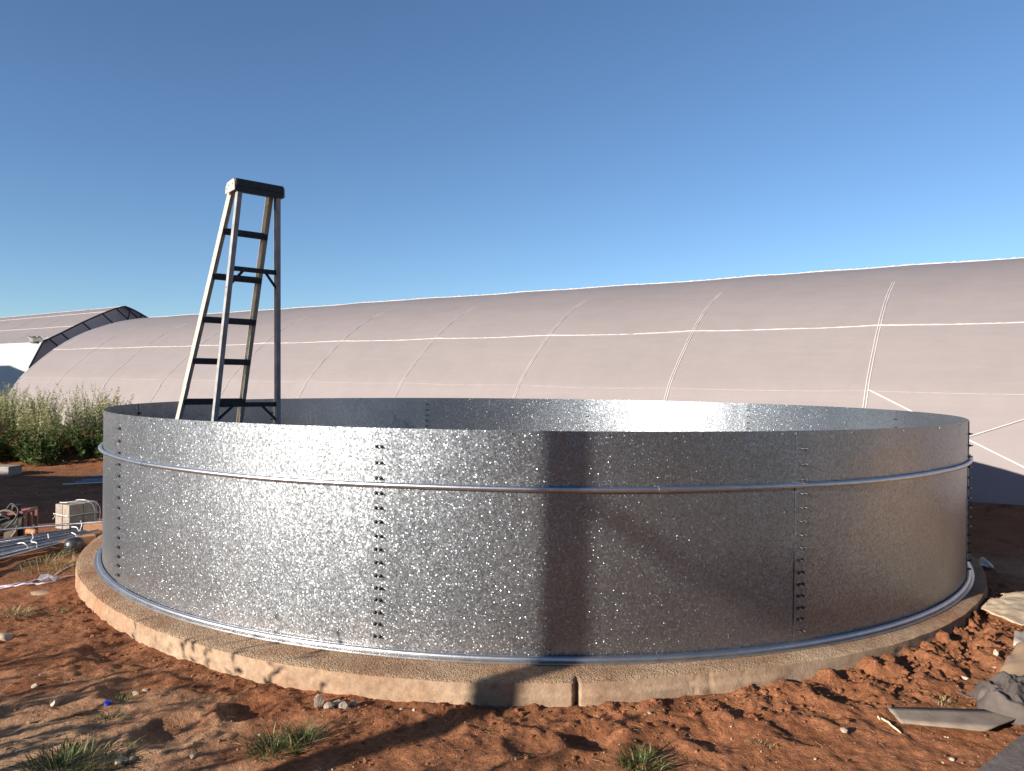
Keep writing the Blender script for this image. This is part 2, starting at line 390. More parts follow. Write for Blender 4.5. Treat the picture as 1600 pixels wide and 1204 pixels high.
# ------------------------------------------------------------------ concrete base
def slab_r(phi):
    ks = [-180, -60, -48, -40, -33, -26, -20, -13, -5, 3, 10, 20, 29, 38, 46, 53, 60, 180]
    vs_ = [4.13, 4.11, 4.10, 4.12, 4.15, 4.18, 4.20, 4.21, 4.205, 4.175, 4.12, 4.11, 4.11, 4.09, 4.07, 4.06, 4.06, 4.13]
    return float(np.interp(phi, ks, vs_))
def build_base():
    t = thing("concrete_footing", (CX, CY, 0), "round concrete footing with pebbly top under the galvanised tank", "footing")
    mb = MB(); n = 2160
    rings = [0, 2.5, 3.7, 3.9, 3.98, 4.04, 4.1]
    top = []
    phis = [-180 + 360 * i / n for i in range(n)]
    P = np.array(phis); rr = np.array([slab_r(p) for p in phis])
    rr = rr + .0025 * fbm(P / 3, P * 0 + 3, 0, 3, 71) + .004 * vnoise(P / 11, P * 0, 0, 72)
    notch = np.exp(-((P - 1.95 - .02 * np.sin(P * 9)) / .11) ** 4) * .07 + np.exp(-((P - 11.6) / .08) ** 2) * .01
    v = []; f = []
    offs = [-4.0, -1.4, -.55, -.35, -.25, -.17, -.1, -.05, -.018, 0]   # inwards from the edge
    for j, o in enumerate(offs):
        for i in range(n):
            r = max(rr[i] + o, .01); a = R_(phis[i])
            z = SLAB_TOP
            if o > -.5: z += .004 * float(0) 
            if o == 0: z -= .008
            if o == -.018: z -= .0015
            rn = r - (notch[i] if o >= -.05 else 0)
            v.append((CX + rn * math.sin(a), CY - rn * math.cos(a), z))
    zz = np.array([v_[2] for v_ in v]); xx = np.array([v_[0] for v_ in v]); yy = np.array([v_[1] for v_ in v])
    lump = .0035 * fbm(xx * 9, yy * 9, 0, 3, 73)
    rad = np.hypot(xx - CX, yy - CY)
    zz = zz + np.where(rad > 3.99, lump, 0)
    v = list(zip(xx, yy, zz))
    for j in range(len(offs) - 1):
        for i in range(n):
            k = (i + 1) % n
            f.append((j * n + i, (j + 1) * n + i, (j + 1) * n + k, j * n + k))
    top = MB().add(v, f)
    finish("top_surface", top, M_SLABTOP, t, True)
    sv = []; sf = []
    zs = [0, .012, .03, .045, .058, .068, .08, .1, .13, .2]
    nz = len(zs)
    for j, dz in enumerate(zs):
        A = P / 2.2
        d = .0016 * fbm(A * 1.3, A * 0 + dz * 28, 0, 4, 81)
        jag = .35 * math.sin(dz * 90) + .2 * math.sin(dz * 210)
        crack = sum(-.010 * w_ * np.exp(-((P - p0 - jag * w_) / .10) ** 2) for p0, w_ in ((-16.3, 1.0), (10.4, .7), (-31.5, .6), (14.2, .5), (-3.6, .4)))
        lip = (.011 if dz >= .058 else 0) * (np.clip(vnoise(P / 5, P * 0 + .5, 0, 83) * 2.5 + .5, 0, 1))
        chip = -.02 * np.clip(vnoise(P / 1.3, P * 0 + dz * 22, 0, 85) - .78, 0, 1) * 2.5
        for i in range(n):
            r = rr[i] - notch[i] + .0 + (d[i] + lip[i] + chip[i] + crack[i] if j > 0 else 0); a = R_(phis[i])
            zt = v[(len(offs) - 1) * n + i][2]
            sv.append((CX + r * math.sin(a), CY - r * math.cos(a), zt - dz))
    for j in range(nz - 1):
        for i in range(n):
            k = (i + 1) % n
            sf.append((j * n + i, (j + 1) * n + i, (j + 1) * n + k, j * n + k))
    finish("side_face", MB().add(sv, sf), M_SLABSIDE, t, True)
build_base()

# ------------------------------------------------------------------ tank
RIM = SLAB_TOP + 1.207
SEAMS = [-158, -121.4, -84.7, -48, -13.6, 20.9, 55.4, 91.7, 128, 165, 202]
BOLT_DZ = [(y - 673) * .00352 for y in (701, 725.7, 749.3, 771.9, 794.4, 815.7, 837.3, 857.5, 877.5, 897.4, 916.3, 934.6, 953.5, 971.1, 989.7)]
def pol(phi, r, z): a = R_(phi); return Vector((CX + r * math.sin(a), CY - r * math.cos(a), z))
def build_tank():
    t = thing("water_tank", (CX, CY, SLAB_TOP), "large open round tank of bolted galvanised steel sheets with spangled finish", "tank")
    for i in range(10):
        a0, a1 = SEAMS[i] - .28, SEAMS[i + 1] + .62
        nu, nz = 70, 13
        v = []
        for side in (0, 1):
            for j in range(nz):
                for k in range(nu):
                    q = k / (nu - 1); ph = a0 + (a1 - a0) * q; z = SLAB_TOP + 1.207 * j / (nz - 1)
                    ovl = .0045 * (1 - min(1, max(0, (ph - SEAMS[i] - .9) / 2.0)))
                    r = RT + ovl + .0035 * (2 * q - 1) ** 4 - (.0024 if side else 0)
                    a = R_(ph)
                    r += .0022 * float(0)
                    v.append((ph, r, z))
        V = np.array(v)
        V[:, 1] += .0035 * fbm(V[:, 0] / 9, V[:, 2] * 1.6, 0, 2, 91) * np.clip((V[:, 2] - SLAB_TOP) / .15, 0, 1)
        v = [pol(a, b, c) for a, b, c in V]
        f = []; S = nu * nz
        for j in range(nz - 1):
            for k in range(nu - 1):
                a = j * nu + k
                f.append((a, a + 1, a + nu + 1, a + nu)); f.append((S + a, S + a + nu, S + a + nu + 1, S + a + 1))
        for k in range(nu - 1):
            f.append((k + 1, k, S + k, S + k + 1)); a = (nz - 1) * nu + k; f.append((a, a + 1, S + a + 1, S + a))
        for j in range(nz - 1):
            a = j * nu; f.append((a, a + nu, S + a + nu, S + a)); a += nu - 1; f.append((a + nu, a, S + a, S + a + nu))
        finish("panel", MB().add(v, f), M_GALV, t, True, angle=40)
    zr = SLAB_TOP + .905
    n = 360
    for (a0, a1) in ((-180, -41), (-40.9, 8.8), (8.9, 180)):
        k = int(abs(a1 - a0) * 1.2)
        mb = MB().tube([pol(a0 + (a1 - a0) * i / k, RT + .0195, zr + .0015 * math.sin(i * .21)) for i in range(k + 1)], .0145, 12)
        finish("hoop_pipe", mb, M_PIPE, t, True, angle=50)
    for a in (-41, 8.85):
        finish("pipe_coupling", MB().tube([pol(a - .35, RT + .0195, zr), pol(a + .35, RT + .0195, zr)], .0170, 12), M_PIPE, t, True, angle=50)
    # bottom angle ring: round pipe lying on a flat flange
    finish("base_ring", MB().tube([pol(a, RT + .0205, SLAB_TOP + .021) for a in np.linspace(-180, 179, n)], .0155, 10, closed=True), M_PIPE, t, True)
    v = []; f = []
    for a in np.linspace(-180, 179, n):
        for r, z in ((RT + .002, .003), (RT + .052, .003), (RT + .052, .0075), (RT + .002, .0075)): v.append(pol(a, r, SLAB_TOP + z))
    for i in range(n):
        j = (i + 1) % n
        for k in range(4): f.append((i * 4 + k, i * 4 + (k + 1) % 4, j * 4 + (k + 1) % 4, j * 4 + k))
    finish("base_flange", MB().add(v, f), M_PIPE, t)
    # bolts
    def bolt_mb():
        b = MB()
        b.tube([(0, 0, -.001), (0, 0, .0025)], .0108, 16)
        hx = [(math.cos(R_(60 * k)) * .0092, math.sin(R_(60 * k)) * .0092) for k in range(6)]
        b.add([(x, y, .0020) for x, y in hx] + [(x, y, .0120) for x, y in hx], [tuple(range(6))[::-1], tuple(range(6, 12))] + [(k, (k + 1) % 6, 6 + (k + 1) % 6, 6 + k) for k in range(6)])
        b.tube([(0, 0, .012), (0, 0, .028)], .0045, 8, mi=1)
        return b
    proto = bolt_mb()
    me = None; spots = []
    for s in (-13.6, 20.9, -48, 55.4):
        for col in (.30, .70):
            for dz in BOLT_DZ: spots.append((s + col - .1, dz))
    rest = MB(); first = None
    def orient(phi):
        a = R_(phi); zax = Vector((math.sin(a), -math.cos(a), 0)); yax = Vector((0, 0, 1)); xax = yax.cross(zax)
        return Matrix((xax, yax, zax)).transposed()
    for i, (ph, dz) in enumerate(spots):
        p = pol(ph + random.uniform(-.03, .03), RT + .0056, RIM - dz)
        if i < 100:
            if first is None: first = finish("bolt", proto, [M_BOLT, M_PIPE], t, local=True); o = first
            else:
                o = first.copy(); scene.collection.objects.link(o); o.parent = t
            M = orient(ph).to_4x4() @ Matrix.Rotation(random.uniform(0, 1), 4, 'Z'); M.translation = p - Vector((CX, CY, SLAB_TOP))
            o.matrix_basis = M
        else:
            Q = orient(ph); rest.add([Q @ Vector(v) + p for v in proto.v], proto.f)
    for s in SEAMS[:-1]:
        Q = orient(s)
        for col in (.20, .60):
            for dz in BOLT_DZ:
                if s not in (-13.6, 20.9, -48, 55.4):
                    p = pol(s + col, RT + .0056, RIM - dz); rest.add([Q @ Vector(v) + p for v in proto.v], proto.f)
                p = pol(s + col, RT - .001, RIM - dz)          # bolt heads inside
                Q2 = orient(s + 180)
                rest.add([Q2 @ Vector((x, y, z * .45)) + p for x, y, z in proto.v], proto.f)
    o = finish("rear_bolts", rest, M_BOLT, t); o["kind"] = "stuff"
    rb = MB().tube([(0, 0, 0), (0, 0, .0035)], .0055, 8); rv = None
    for k in range(17):
        for ph, side in ((-62 + 7.4 * k, 0), (121 + 7.4 * k, 180)):
            if rv is None: rv = finish("rivet", rb, M_PIPE, t, local=True); o = rv
            else: o = rv.copy(); scene.collection.objects.link(o); o.parent = t
            Q = orient(ph + side).to_4x4(); Q.translation = pol(ph, RT + (.0035 if side == 0 else -.0025), RIM - .017) - Vector((CX, CY, SLAB_TOP)); o.matrix_basis = Q
build_tank()

# ------------------------------------------------------------------ step ladder
def build_ladder():
    x, y, al, Hh, wt, wb, sA, sB, z1, dz, zb1, zb2 = -1.7584, 5.0447, .6962, 2.7713, .2802, .6324, 1.4302, -.3174, 2.6008, .295, 2.3194, 1.4098
    Z0 = SLAB_TOP
    N = Vector((math.sin(al), -math.cos(al), 0)); W = Vector((math.cos(al), math.sin(al), 0)); C0 = Vector((x, y, 0))
    m_rail = mottled("weathered_ladder_rail", (.31, .29, .245), (.43, .41, .36), 20, .5, bump=.0006, spec=.3)
    m_alu = mottled("aluminium_leg", (.20, .195, .195), (.32, .31, .31), 16, .50, .0, .0004)
    m_step = mottled("shade_dark_step", (.018, .018, .02), (.04, .038, .036), 30, .7, bump=.001)  # unlit look of steps and bars put into a near-black base colour
    m_cap = mottled("black_plastic_cap", (.012, .012, .013), (.03, .03, .03), 30, .5, bump=.001)
    def P(sec, side, z):
        q = 1 - (z - Z0) / Hh
        w = (wt + ((wb if sec == 'A' else wb * .95) - wt) * q) / 2
        o = (-.06 - sA * q) if sec == 'A' else (.06 + sB * q)
        v = C0 + W * side * w + N * o; v.z = z; return v
    t = thing("step_ladder", (x, y, Z0), "tall weathered A-frame stepladder standing inside the round tank", "ladder")
    zt = Z0 + Hh - .03
    for sd in (-1, 1):
        a, b = P('A', sd, Z0 + .01), P('A', sd, zt)
        mb = MB(); mb.bar(a, b, .0035, .068, W)                       # channel: web + two flanges
        for s in (-1, 1):
            off = N * (.0325 * s) + W * (-sd * .0140)
            mb.bar(a + off, b + off, .0265, .0035, W)
        finish("rail", mb, m_rail, t)
        a, b = P('B', sd, Z0 + .01), P('B', sd, zt)
        mb = MB().bar(a, b, .003, .045, W)
        for s in (-1, 1):
            off = N * (.0215 * s) + W * (-sd * .0150)
            mb.bar(a + off, b + off, .0280, .003, W)
        finish("rear_leg", mb, m_alu, t)
        for sec in 'AB':
            p = P(sec, sd, Z0 + .03); finish("foot", MB().box(p - Vector((0, 0, .01)), (.05, .085, .04), al), m_cap, t)
    k = 0
    while z1 - k * dz > Z0 + .15:
        z = z1 - k * dz; a, b = P('A', -1, z), P('A', 1, z)
        mb = MB().bar(a + W * .002, b - W * .002, .078, .028, N)
        c = N * .033 - Vector((0, 0, .018)); mb.bar(a + c + W * .002, b + c - W * .002, .006, .028, N)
        finish("step", mb, m_step, t); k += 1
    for z in (zb1, zb2, .55):
        a, b = P('B', -1, z), P('B', 1, z)
        o = finish("crossbar", MB().bar(a, b, .012, .032, N), m_step, t)
        L = (b - a)
        for (f0, e) in ((.27, a), (.73, b)):
            lo = P('B', -1 if f0 < .5 else 1, z - .135)
            finish("brace", MB().bar(a + L * f0 - Vector((0, 0, .012)), lo, .005, .018, N), m_step, t)
    # cap: black top with pale end brackets
    cz = Z0 + Hh
    c = C0.copy(); c.z = cz - .02
    o = finish("top_cap", MB().box(c, (wt + .05, .17, .055), al), m_cap, t); bevel(o, .008)
    c2 = C0 + N * .075; c2.z = cz - .060
    finish("cap_skirt", MB().box(c2, (wt + .03, .014, .035), al), m_cap, t)
    for sd in (-1, 1):
        ctr = C0 + W * sd * (wt / 2 + .0285); ctr.z = cz - .032
        mb = MB(); prof = [(-.095, -.038), (-.088, .003), (-.06, .032), (.06, .038), (.08, .022), (.085, -.038)]
        v = [ctr + N * a + Vector((0, 0, b)) + W * s for s in (-.003, .003) for a, b in prof]; n = 6
        mb.add(v, [tuple(range(n))[::-1], tuple(range(n, 2 * n))] + [(i, (i + 1) % n, n + (i + 1) % n, n + i) for i in range(n)])
        for a, b in ((-.06, -.01), (-.03, .01), (.05, .005)): mb.tube([ctr + N * a + Vector((0, 0, b)) + W * sd * .002, ctr + N * a + Vector((0, 0, b)) + W * sd * .008], .006, 8)
        recalc(finish("cap_bracket", mb, m_rail, t))
build_ladder()

# ------------------------------------------------------------------ polytunnels
def spline(pts, n):
    """Catmull-Rom through 2-D points, n samples"""
    P = [np.array(p, float) for p in pts]; P = [2 * P[0] - P[1]] + P + [2 * P[-1] - P[-2]]; out = []
    segs = len(P) - 3
    for i in range(n):
        s = i / (n - 1) * segs; k = min(int(s), segs - 1); u = s - k
        a, b, c, d = P[k:k + 4]
        out.append(.5 * ((2 * b) + (-a + c) * u + (2 * a - 5 * b + 4 * c - d) * u * u + (-a + 3 * b - 3 * c + d) * u ** 3))
    return np.array(out)
def pw(p, t, z): return Vector((N_[0] * p + U[0] * t, N_[1] * p + U[1] * t, z))
PROF1 = [(11.45, -.1), (11.62, .4), (11.86, .85), (12.16, 1.3), (12.48, 1.7), (13.45, 2.56), (14.45, 3.20), (15.6, 3.68), (16.5, 3.93), (17.25, 4.06)]
def build_tunnel1():
    half = spline(PROF1, 46); RG = 17.25
    back = [(2 * RG - p, z) for p, z in half[::-1][1:]]
    prof = np.array([tuple(a) for a in half] + back)
    t0, t1 = -14.0, 30.6
    rib_t = [1.93 + 3.18 * k for k in range(-5, 10)]; rib_t[-1] = 30.5
    th = thing("polytunnel", pw(RG, 8, 0), "long white film polytunnel greenhouse stretching right behind the tank", "greenhouse")
    ts = np.linspace(t0, t1, 420); nv = len(prof)
    # sheet normals in the profile plane
    d = np.gradient(prof, axis=0); nrm = np.stack([-d[:, 1], d[:, 0]], 1); nrm /= np.linalg.norm(nrm, axis=1)[:, None]
    def surf(t, i, out=0.0):
        p, z = prof[i]
        q = ((t - 1.93) / 3.18) % 1.0
        sag = -.012 * math.sin(math.pi * q) ** .8 * min(1, max(0, (z - .2) / 1.5))
        wav = .035 * float(RW(t)) * min(1, max(0, (z - 1) / 2.5))
        k = out + sag
        return p + nrm[i][0] * k, z + nrm[i][1] * k + wav + .0022 * max(0, t) * min(1, z / 3)
    _rx = np.linspace(-16, 34, 200); _ry = fbm(_rx / 5.3, _rx * 0, 0, 3, 101) + .5 * vnoise(_rx / .9, _rx * 0, 0, 105) * .25
    def RW(t): return np.interp(t, _rx, _ry)
    v = []
    for t in ts:
        for i in range(nv): p, z = surf(t, i); v.append(pw(p, t, z))
    f = [(a * nv + i, (a + 1) * nv + i, (a + 1) * nv + i + 1, a * nv + i + 1) for a in range(len(ts) - 1) for i in range(nv - 1)]
    finish("film_cover", MB().add(v, f), M_FILM, th, True)
    for t in rib_t:
        pts = []
        for i in range(0, nv, 2):
            p, z = surf(t, i, .004 - .016 * min(1, max(0, (prof[i][1] - 3.1) / .5))); pts.append(pw(p, t, z))
        mb = MB()
        for dt in (-.019, .019):
            mb.tube([q + Vector((U[0] * dt, U[1] * dt, 0)) for q in pts], .0085, 8)
        finish("rib_tube", mb, M_TAPE, th, True)
    def at_z(zv, side=0):
        zz = half[:, 1]; return int(np.argmin(np.abs(zz - zv)))
    for zv, r, amp in ((2.62, .011, .012), (1.53, .002, .003)):
        i = at_z(zv); mb = MB(); pts = []
        for k in range(700):
            t = t0 + (t1 - t0) * k / 699
            p, z = surf(t, i, .006); q = ((t - 1.93) / 3.18) % 1.0
            pts.append(pw(p, t, z - .012 * math.sin(math.pi * q) + amp * .5 * (random.random() - .5)))
        mb.tube(pts, [r * random.uniform(.6, 1.25) for _ in pts], 6)
        finish("purlin_seam", mb, M_TAPE, th, True)
    # crumpled fold of film along the ridge
    i = len(half) - 1; pts = []
    for k in range(900):
        t = t0 + (t1 - t0) * k / 899; p, z = surf(t, i, .004); pts.append(pw(p, t, z + .010 * random.uniform(-.5, 1)))
    finish("ridge_fold", MB().tube(pts, [.018 * random.uniform(.6, 1.4) for _ in pts], 6), M_FILMW, th, True)
    # diagonal wind braces in the end bay
    def on(t, zv):
        zz = half[:, 1]; p = float(np.interp(zv, zz, half[:, 0])); return pw(p - .012, t, zv + .0022 * max(0, t) * min(1, zv / 3))
    finish("wind_brace", MB().tube([on(1.9 + (-3.0) * k / 20, 1.53 - 1.50 * k / 20) for k in range(21)], .013, 6), M_TAPE, th, True)
    finish("wind_brace", MB().tube([on(1.3 - 2.5 * k / 20, .62 + 1.02 * k / 20) for k in range(21)], .009, 6), M_TAPE, th, True)
    # end walls
    for te in (t1 - .02, t0 + .02):
        n = len(prof); mb = MB()
        pv = [pw(p, te, z) for p, z in prof * np.array([1, .995])] + [pw(RG, te, 0)]
        mb.add(pv, [(i, i + 1, n) for i in range(n - 1)])
        finish("end_wall", mb, M_FILM, th)
build_tunnel1()

def build_tunnel2():
    RG = 17.7
    wall = [(13.78, -.1), (13.80, 1.95), (14.30, 3.02)]
    roof = spline([(14.30, 3.03), (15.0, 3.42), (15.86, 3.93), (16.7, 4.38), (17.3, 4.66), (17.7, 4.79)], 16)
    t0, t1 = 33.5, 78.0
    th = thing("polytunnel", pw(RG, 40, 0), "farther polytunnel with dark-framed open gable and bright white side wall at left", "greenhouse")
    ts = np.linspace(t0, t1, 60)
    def sheet(prof, name, mat):
        n = len(prof); v = [pw(p, t, z) for t in ts for p, z in prof]
        finish(name, MB().add(v, [(a * n + i, (a + 1) * n + i, (a + 1) * n + i + 1, a * n + i + 1) for a in range(len(ts) - 1) for i in range(n - 1)]), mat, th, True, angle=25)
    sheet(wall, "side_wall", M_FILMW)
    fr = np.array([tuple(a) for a in roof] + [(2 * RG - p, z) for p, z in roof[::-1][1:]]); sheet(fr, "roof_film", M_FILM)
    sheet([(2 * RG - p, z) for p, z in wall[::-1]], "side_wall", M_FILMW)
    for t in [33.5 + 3.2 * k for k in range(1, 13)]:
        finish("rib_tube", MB().tube([pw(p, t, z + .002) for p, z in fr], .010, 5), M_TAPE, th, True)
    for p, z in (roof[5], roof[10], roof[15]):
        finish("purlin_seam", MB().tube([pw(p, t0 + (t1 - t0) * k / 200, z + .004 + random.uniform(-.006, .006)) for k in range(201)], .010, 5), M_TAPE, th, True)
    # open gable: dark arch frame, struts, grey film set back
    outer = wall + [tuple(a) for a in roof] + [(2 * RG - p, z) for p, z in roof[::-1][1:]] + [(2 * RG - p, z) for p, z in wall[::-1]]
    finish("gable_arch", MB().tube([pw(p, t0 - .04, z) for p, z in outer], .038, 6), M_DARKF, th, True)
    for q in (1, 3, 6, 9, 12, 15):
        p, z = fr[q]; finish("gable_strut", MB().tube([pw(p, t0 - .03, z), pw(p + .75, t0 - .03, z - .62)], .035, 5), M_DARKF, th)
    for q in (17, 20, 24):
        p, z = fr[q]; finish("gable_strut", MB().tube([pw(p, t0 - .03, z), pw(p - .2, t0 - .03, z - .9)], .035, 5), M_DARKF, th)
    o2 = [(p, z) for p, z in outer]
    v = [pw(p, t0 + .25, z - .02) for p, z in o2] + [pw(RG, t0 + .25, 0)]
    n = len(o2); finish("gable_film", MB().add(v, [(i, i + 1, n) for i in range(n - 1)]), M_GABLE, th)
    # torn film bunched at the eave corner
    v, f = grid(14, 14, lambda a, b: pw(14.25 + .5 * (a - .5) + .12 * math.sin(9 * b), t0 - .1 + .9 * b, 3.08 + .13 * math.sin(7 * a + 3 * b) + .08 * random.random()))
    finish("loose_film", MB().add(v, f), M_FILMW, th, True)
build_tunnel2()

# ------------------------------------------------------------------ plants
def weed(name, loc, h, ns, spread, leaf, lw, dens, mats, label, cat, group, bend=.3, seed=0, leaf_from=.15, droop=.2, leaf_name="leaves"):
    rnd = random.Random(seed); st = MB(); lf = MB()
    for _ in range(ns):
        a = rnd.uniform(0, 2 * math.pi); r = spread * math.sqrt(rnd.random()); hh = h * rnd.uniform(.55, 1.05)
        b = Vector((math.cos(a) * r * .6, math.sin(a) * r * .6, -.02)); lean = Vector((math.cos(a), math.sin(a), 0)) * bend * rnd.uniform(.2, 1) * hh
        lean += Vector((rnd.uniform(-.1, .1), rnd.uniform(-.1, .1), 0)) * hh
        pts = [b + Vector((0, 0, hh * k / 5)) + lean * (k / 5) ** 1.7 for k in range(6)]
        st.tube(pts, [.0045 * (1 - .75 * k / 5) * (h ** .5) for k in range(6)], 3, caps=False)
        n = int(dens * hh)
        for i in range(n):
            q = leaf_from + (1 - leaf_from) * (i + rnd.random()) / n; s = q * 5; k = min(int(s), 4); p = pts[k].lerp(pts[k + 1], s - k)
            aa = rnd.uniform(0, 2 * math.pi); el = rnd.uniform(.1, 1.1)
            L = leaf * rnd.uniform(.5, 1.2) * (1.2 - .9 * q)
            dv = Vector((math.cos(aa) * math.cos(el), math.sin(aa) * math.cos(el), math.sin(el)))
            sd = dv.cross(Vector((0, 0, 1))).normalized() * lw * rnd.uniform(.6, 1.2) * .5
            sd = (Matrix.Rotation(rnd.uniform(-1, 1), 3, dv) @ sd)
            mid = p + dv * L * .5; tip = p + dv * L - Vector((0, 0, droop * L * rnd.random()))
            lf.add([p, mid + sd, tip, mid - sd], [(0, 1, 2), (0, 2, 3)])
    t = thing(name, loc, label, cat, group)
    finish("stems", st, mats[0], t, local=True); finish(leaf_name, lf, mats[1], t, local=True)
    return t
M_STEM = mottled("dry_stem", (.16, .13, .06), (.30, .26, .13), 9, .8)
M_STEMG = mottled("green_stem", (.08, .10, .03), (.16, .18, .07), 9, .8)
M_LEAFL = mat_leaf("pale_feathery_leaf", (.25, .27, .12), (.46, .46, .26))
M_LEAFD = mat_leaf("broad_green_leaf", (.035, .060, .014), (.11, .15, .04))
M_LEAFY = mat_leaf("grass_blade", (.035, .055, .014), (.10, .13, .04))
M_DRYG = mat_leaf("dry_grass_blade", (.22, .16, .07), (.42, .33, .17))
k = 0
for i in range(22):
    x = -11.6 + 3.7 * i / 21 + random.uniform(-.2, .2); y = 14.5 + random.uniform(-.8, .8) + .1 * (x + 9)
    taper = .84
    weed("tall_weed", (x, y, Hs(x, y)), random.uniform(1.0, 1.35) * taper, 30, .42, .12, .020, 56, (M_STEM, M_LEAFL), "tall pale feathery weed with thin upright seed stems on the mound", "weed", "tall pale weeds on the mound left of the tank", .28, 100 + i, .25)
for i in range(17):
    x = -11.0 + 4.0 * i / 16 + random.uniform(-.15, .15); y = 13.3 + random.uniform(-.4, .6) + .1 * (x + 9)
    weed("leafy_bush", (x, y, Hs(x, y) - .03), random.uniform(.50, .80), 26, .44, .11, .055, 60, (M_STEMG, M_LEAFD), "low dark green broad-leaved bush in front of the pale weeds", "bush", "dark leafy bushes along the mound", .75, 200 + i, .1, .5)
# tall weeds left of the photographer, whose shadows comb the lower left
for i in range(42):
    y = -.4 + 2.9 * random.random(); x = -max(1.05 * y, .9) - .35 - random.random() * 2.3
    weed("tall_weed", (x, y, Hs(x, y)), random.uniform(.6, 1.05), 5, .12, .16, .034, 28, (M_STEM, M_LEAFL), "sparse tall weed beside the camera outside the picture", "weed", "weeds beside the camera", .3, 300 + i, .3)

def tuft(name, loc, h, n, spread, mat, label, group, seed, w=.0026, flat=.8):
    rnd = random.Random(seed); mb = MB(); n = int(n * 1.5)
    for _ in range(n):
        mi = 1 if rnd.random() < .22 else 0
        a = rnd.uniform(0, 2 * math.pi); r = spread * rnd.random() ** .6; hh = h * rnd.uniform(.25, 1.2)
        aa = a + rnd.uniform(-.8, .8); out = Vector((math.cos(aa), math.sin(aa), 0)); b = Vector((math.cos(a) * r, math.sin(a) * r, -.01))
        sd = Vector((-out.y, out.x, 0)) * w * rnd.uniform(.6, 1.2); bend = flat * rnd.uniform(.2, 2.0)
        P = [b + Vector((0, 0, hh * (q - .35 * bend * q * q))) + out * hh * bend * q ** 1.5 for q in (0, .4, .75, 1)]
        v = [P[0] - sd, P[0] + sd, P[1] - sd, P[1] + sd, P[2] - sd * .6, P[2] + sd * .6, P[3]]
        mb.add(v, [(0, 1, 3, 2), (2, 3, 5, 4), (4, 5, 6)], mi)
    o = finish(name, mb, [mat, M_DRYG]); o.location = loc; return tag(o, label, "grass", group)
def tg(px, py, h, n, spread, mat, label, seed, **kw):
    p = G(px, py, 0); z = Hs(p.x, p.y); tuft("grass_tuft", (p.x, p.y, z), h, n, spread, mat, label, "grass tufts on the red soil", seed, **kw)
tg(425, 1172, .085, 170, .10, M_LEAFY, "green grass tuft below the loose rubble at the base", 1)
tg(468, 1162, .10, 90, .06, M_LEAFY, "smaller green tuft just right of the tuft below the rubble", 2)
tg(1003, 1203, .06, 170, .09, M_LEAFY, "bright green grass tuft at bottom edge right of the pole shadow", 3)
tg(95, 1200, .09, 230, .13, M_LEAFY, "wide dark green grass clump in the bottom left corner", 4, flat=.9)
tg(170, 1186, .06, 130, .10, M_LEAFY, "low flattened green grass right of the corner clump", 5, flat=1.2)
tg(190, 1098, .035, 70, .05, M_LEAFY, "short green sprig above the blue bottle cap", 6, flat=1.1)
tg(172, 1128, .04, 80, .06, M_LEAFY, "dark low grass just below the blue bottle cap", 7, flat=1.1)
tg(20, 962, .07, 110, .12, M_DRYG, "dry grass patch above the white rock at the left edge", 8, flat=1.2)
tg(85, 883, .10, 240, .24, M_DRYG, "straw-coloured grass spread beneath the steel pipes", 9, flat=1.3)
tg(95, 868, .09, 60, .08, M_LEAFY, "thin green grass beside the sunlit brick", 10, flat=.8)
tg(60, 900, .07, 120, .20, M_DRYG, "trampled straw between the pipes and the rope", 11, flat=1.6)
tg(88, 958, .05, 60, .06, M_LEAFY, "small green sprigs left of the concrete base", 12, flat=1.0)
tg(1470, 1105, .04, 50, .05, M_DRYG, "dry sprigs left of the grey cloth", 13, flat=1.2)
tg(1190, 1172, .025, 45, .05, M_DRYG, "tiny dry sprig in the middle of the trodden path", 14, flat=1.0)
tg(15, 1128, .02, 30, .06, M_DRYG, "faint dry blades on the pale sand at the left edge", 15, flat=1.4)

def litter():
    mb = MB(); rnd = random.Random(5)
    for _ in range(900):
        px = rnd.uniform(-50, 1650); py = rnd.triangular(905, 1230, 1200); p = G(px, py)
        if math.hypot(p.x - CX, p.y - CY) < 4.22: continue
        if px > 350 and rnd.random() < .55: continue
        z = Hs(p.x, p.y) + .003; a = rnd.uniform(0, math.pi); L = rnd.uniform(.01, .06); c = rnd.uniform(-.6, .6)
        pts = [Vector((p.x + math.cos(a + c * q) * L * q, p.y + math.sin(a + c * q) * L * q, z + .004 * math.sin(q * 3))) for q in (0, .5, 1)]
        mb.tube(pts, .0008, 3, caps=False)
    o = finish("straw_litter", mb, M_DRYG); tag(o, "scattered bits of straw and rootlets on the red soil", "straw", kind="stuff")
    mb = MB()
    for _ in range(90):
        x = rnd.uniform(-9.5, -4.8); y = rnd.uniform(8.0, 13.4)
        if y > 9.3 and y < 12.0 and rnd.random() < .5: continue
        z = Hs(x, y)
        for k in range(14):
            a = rnd.uniform(0, 6.28); L = rnd.uniform(.03, .12); q = Vector((x + rnd.uniform(-.25, .25), y + rnd.uniform(-.2, .2), z)); d = Vector((math.cos(a), math.sin(a), rnd.uniform(.1, .7))) * L
            sd = Vector((-d.y, d.x, 0)).normalized() * .005; mb.add([q - sd, q + sd, q + d], [(0, 1, 2)])
    o = finish("dry_ground_cover", mb, M_DRYG); tag(o, "thin dry grass over the soil between pipes and mound", "grass", kind="stuff")
litter()

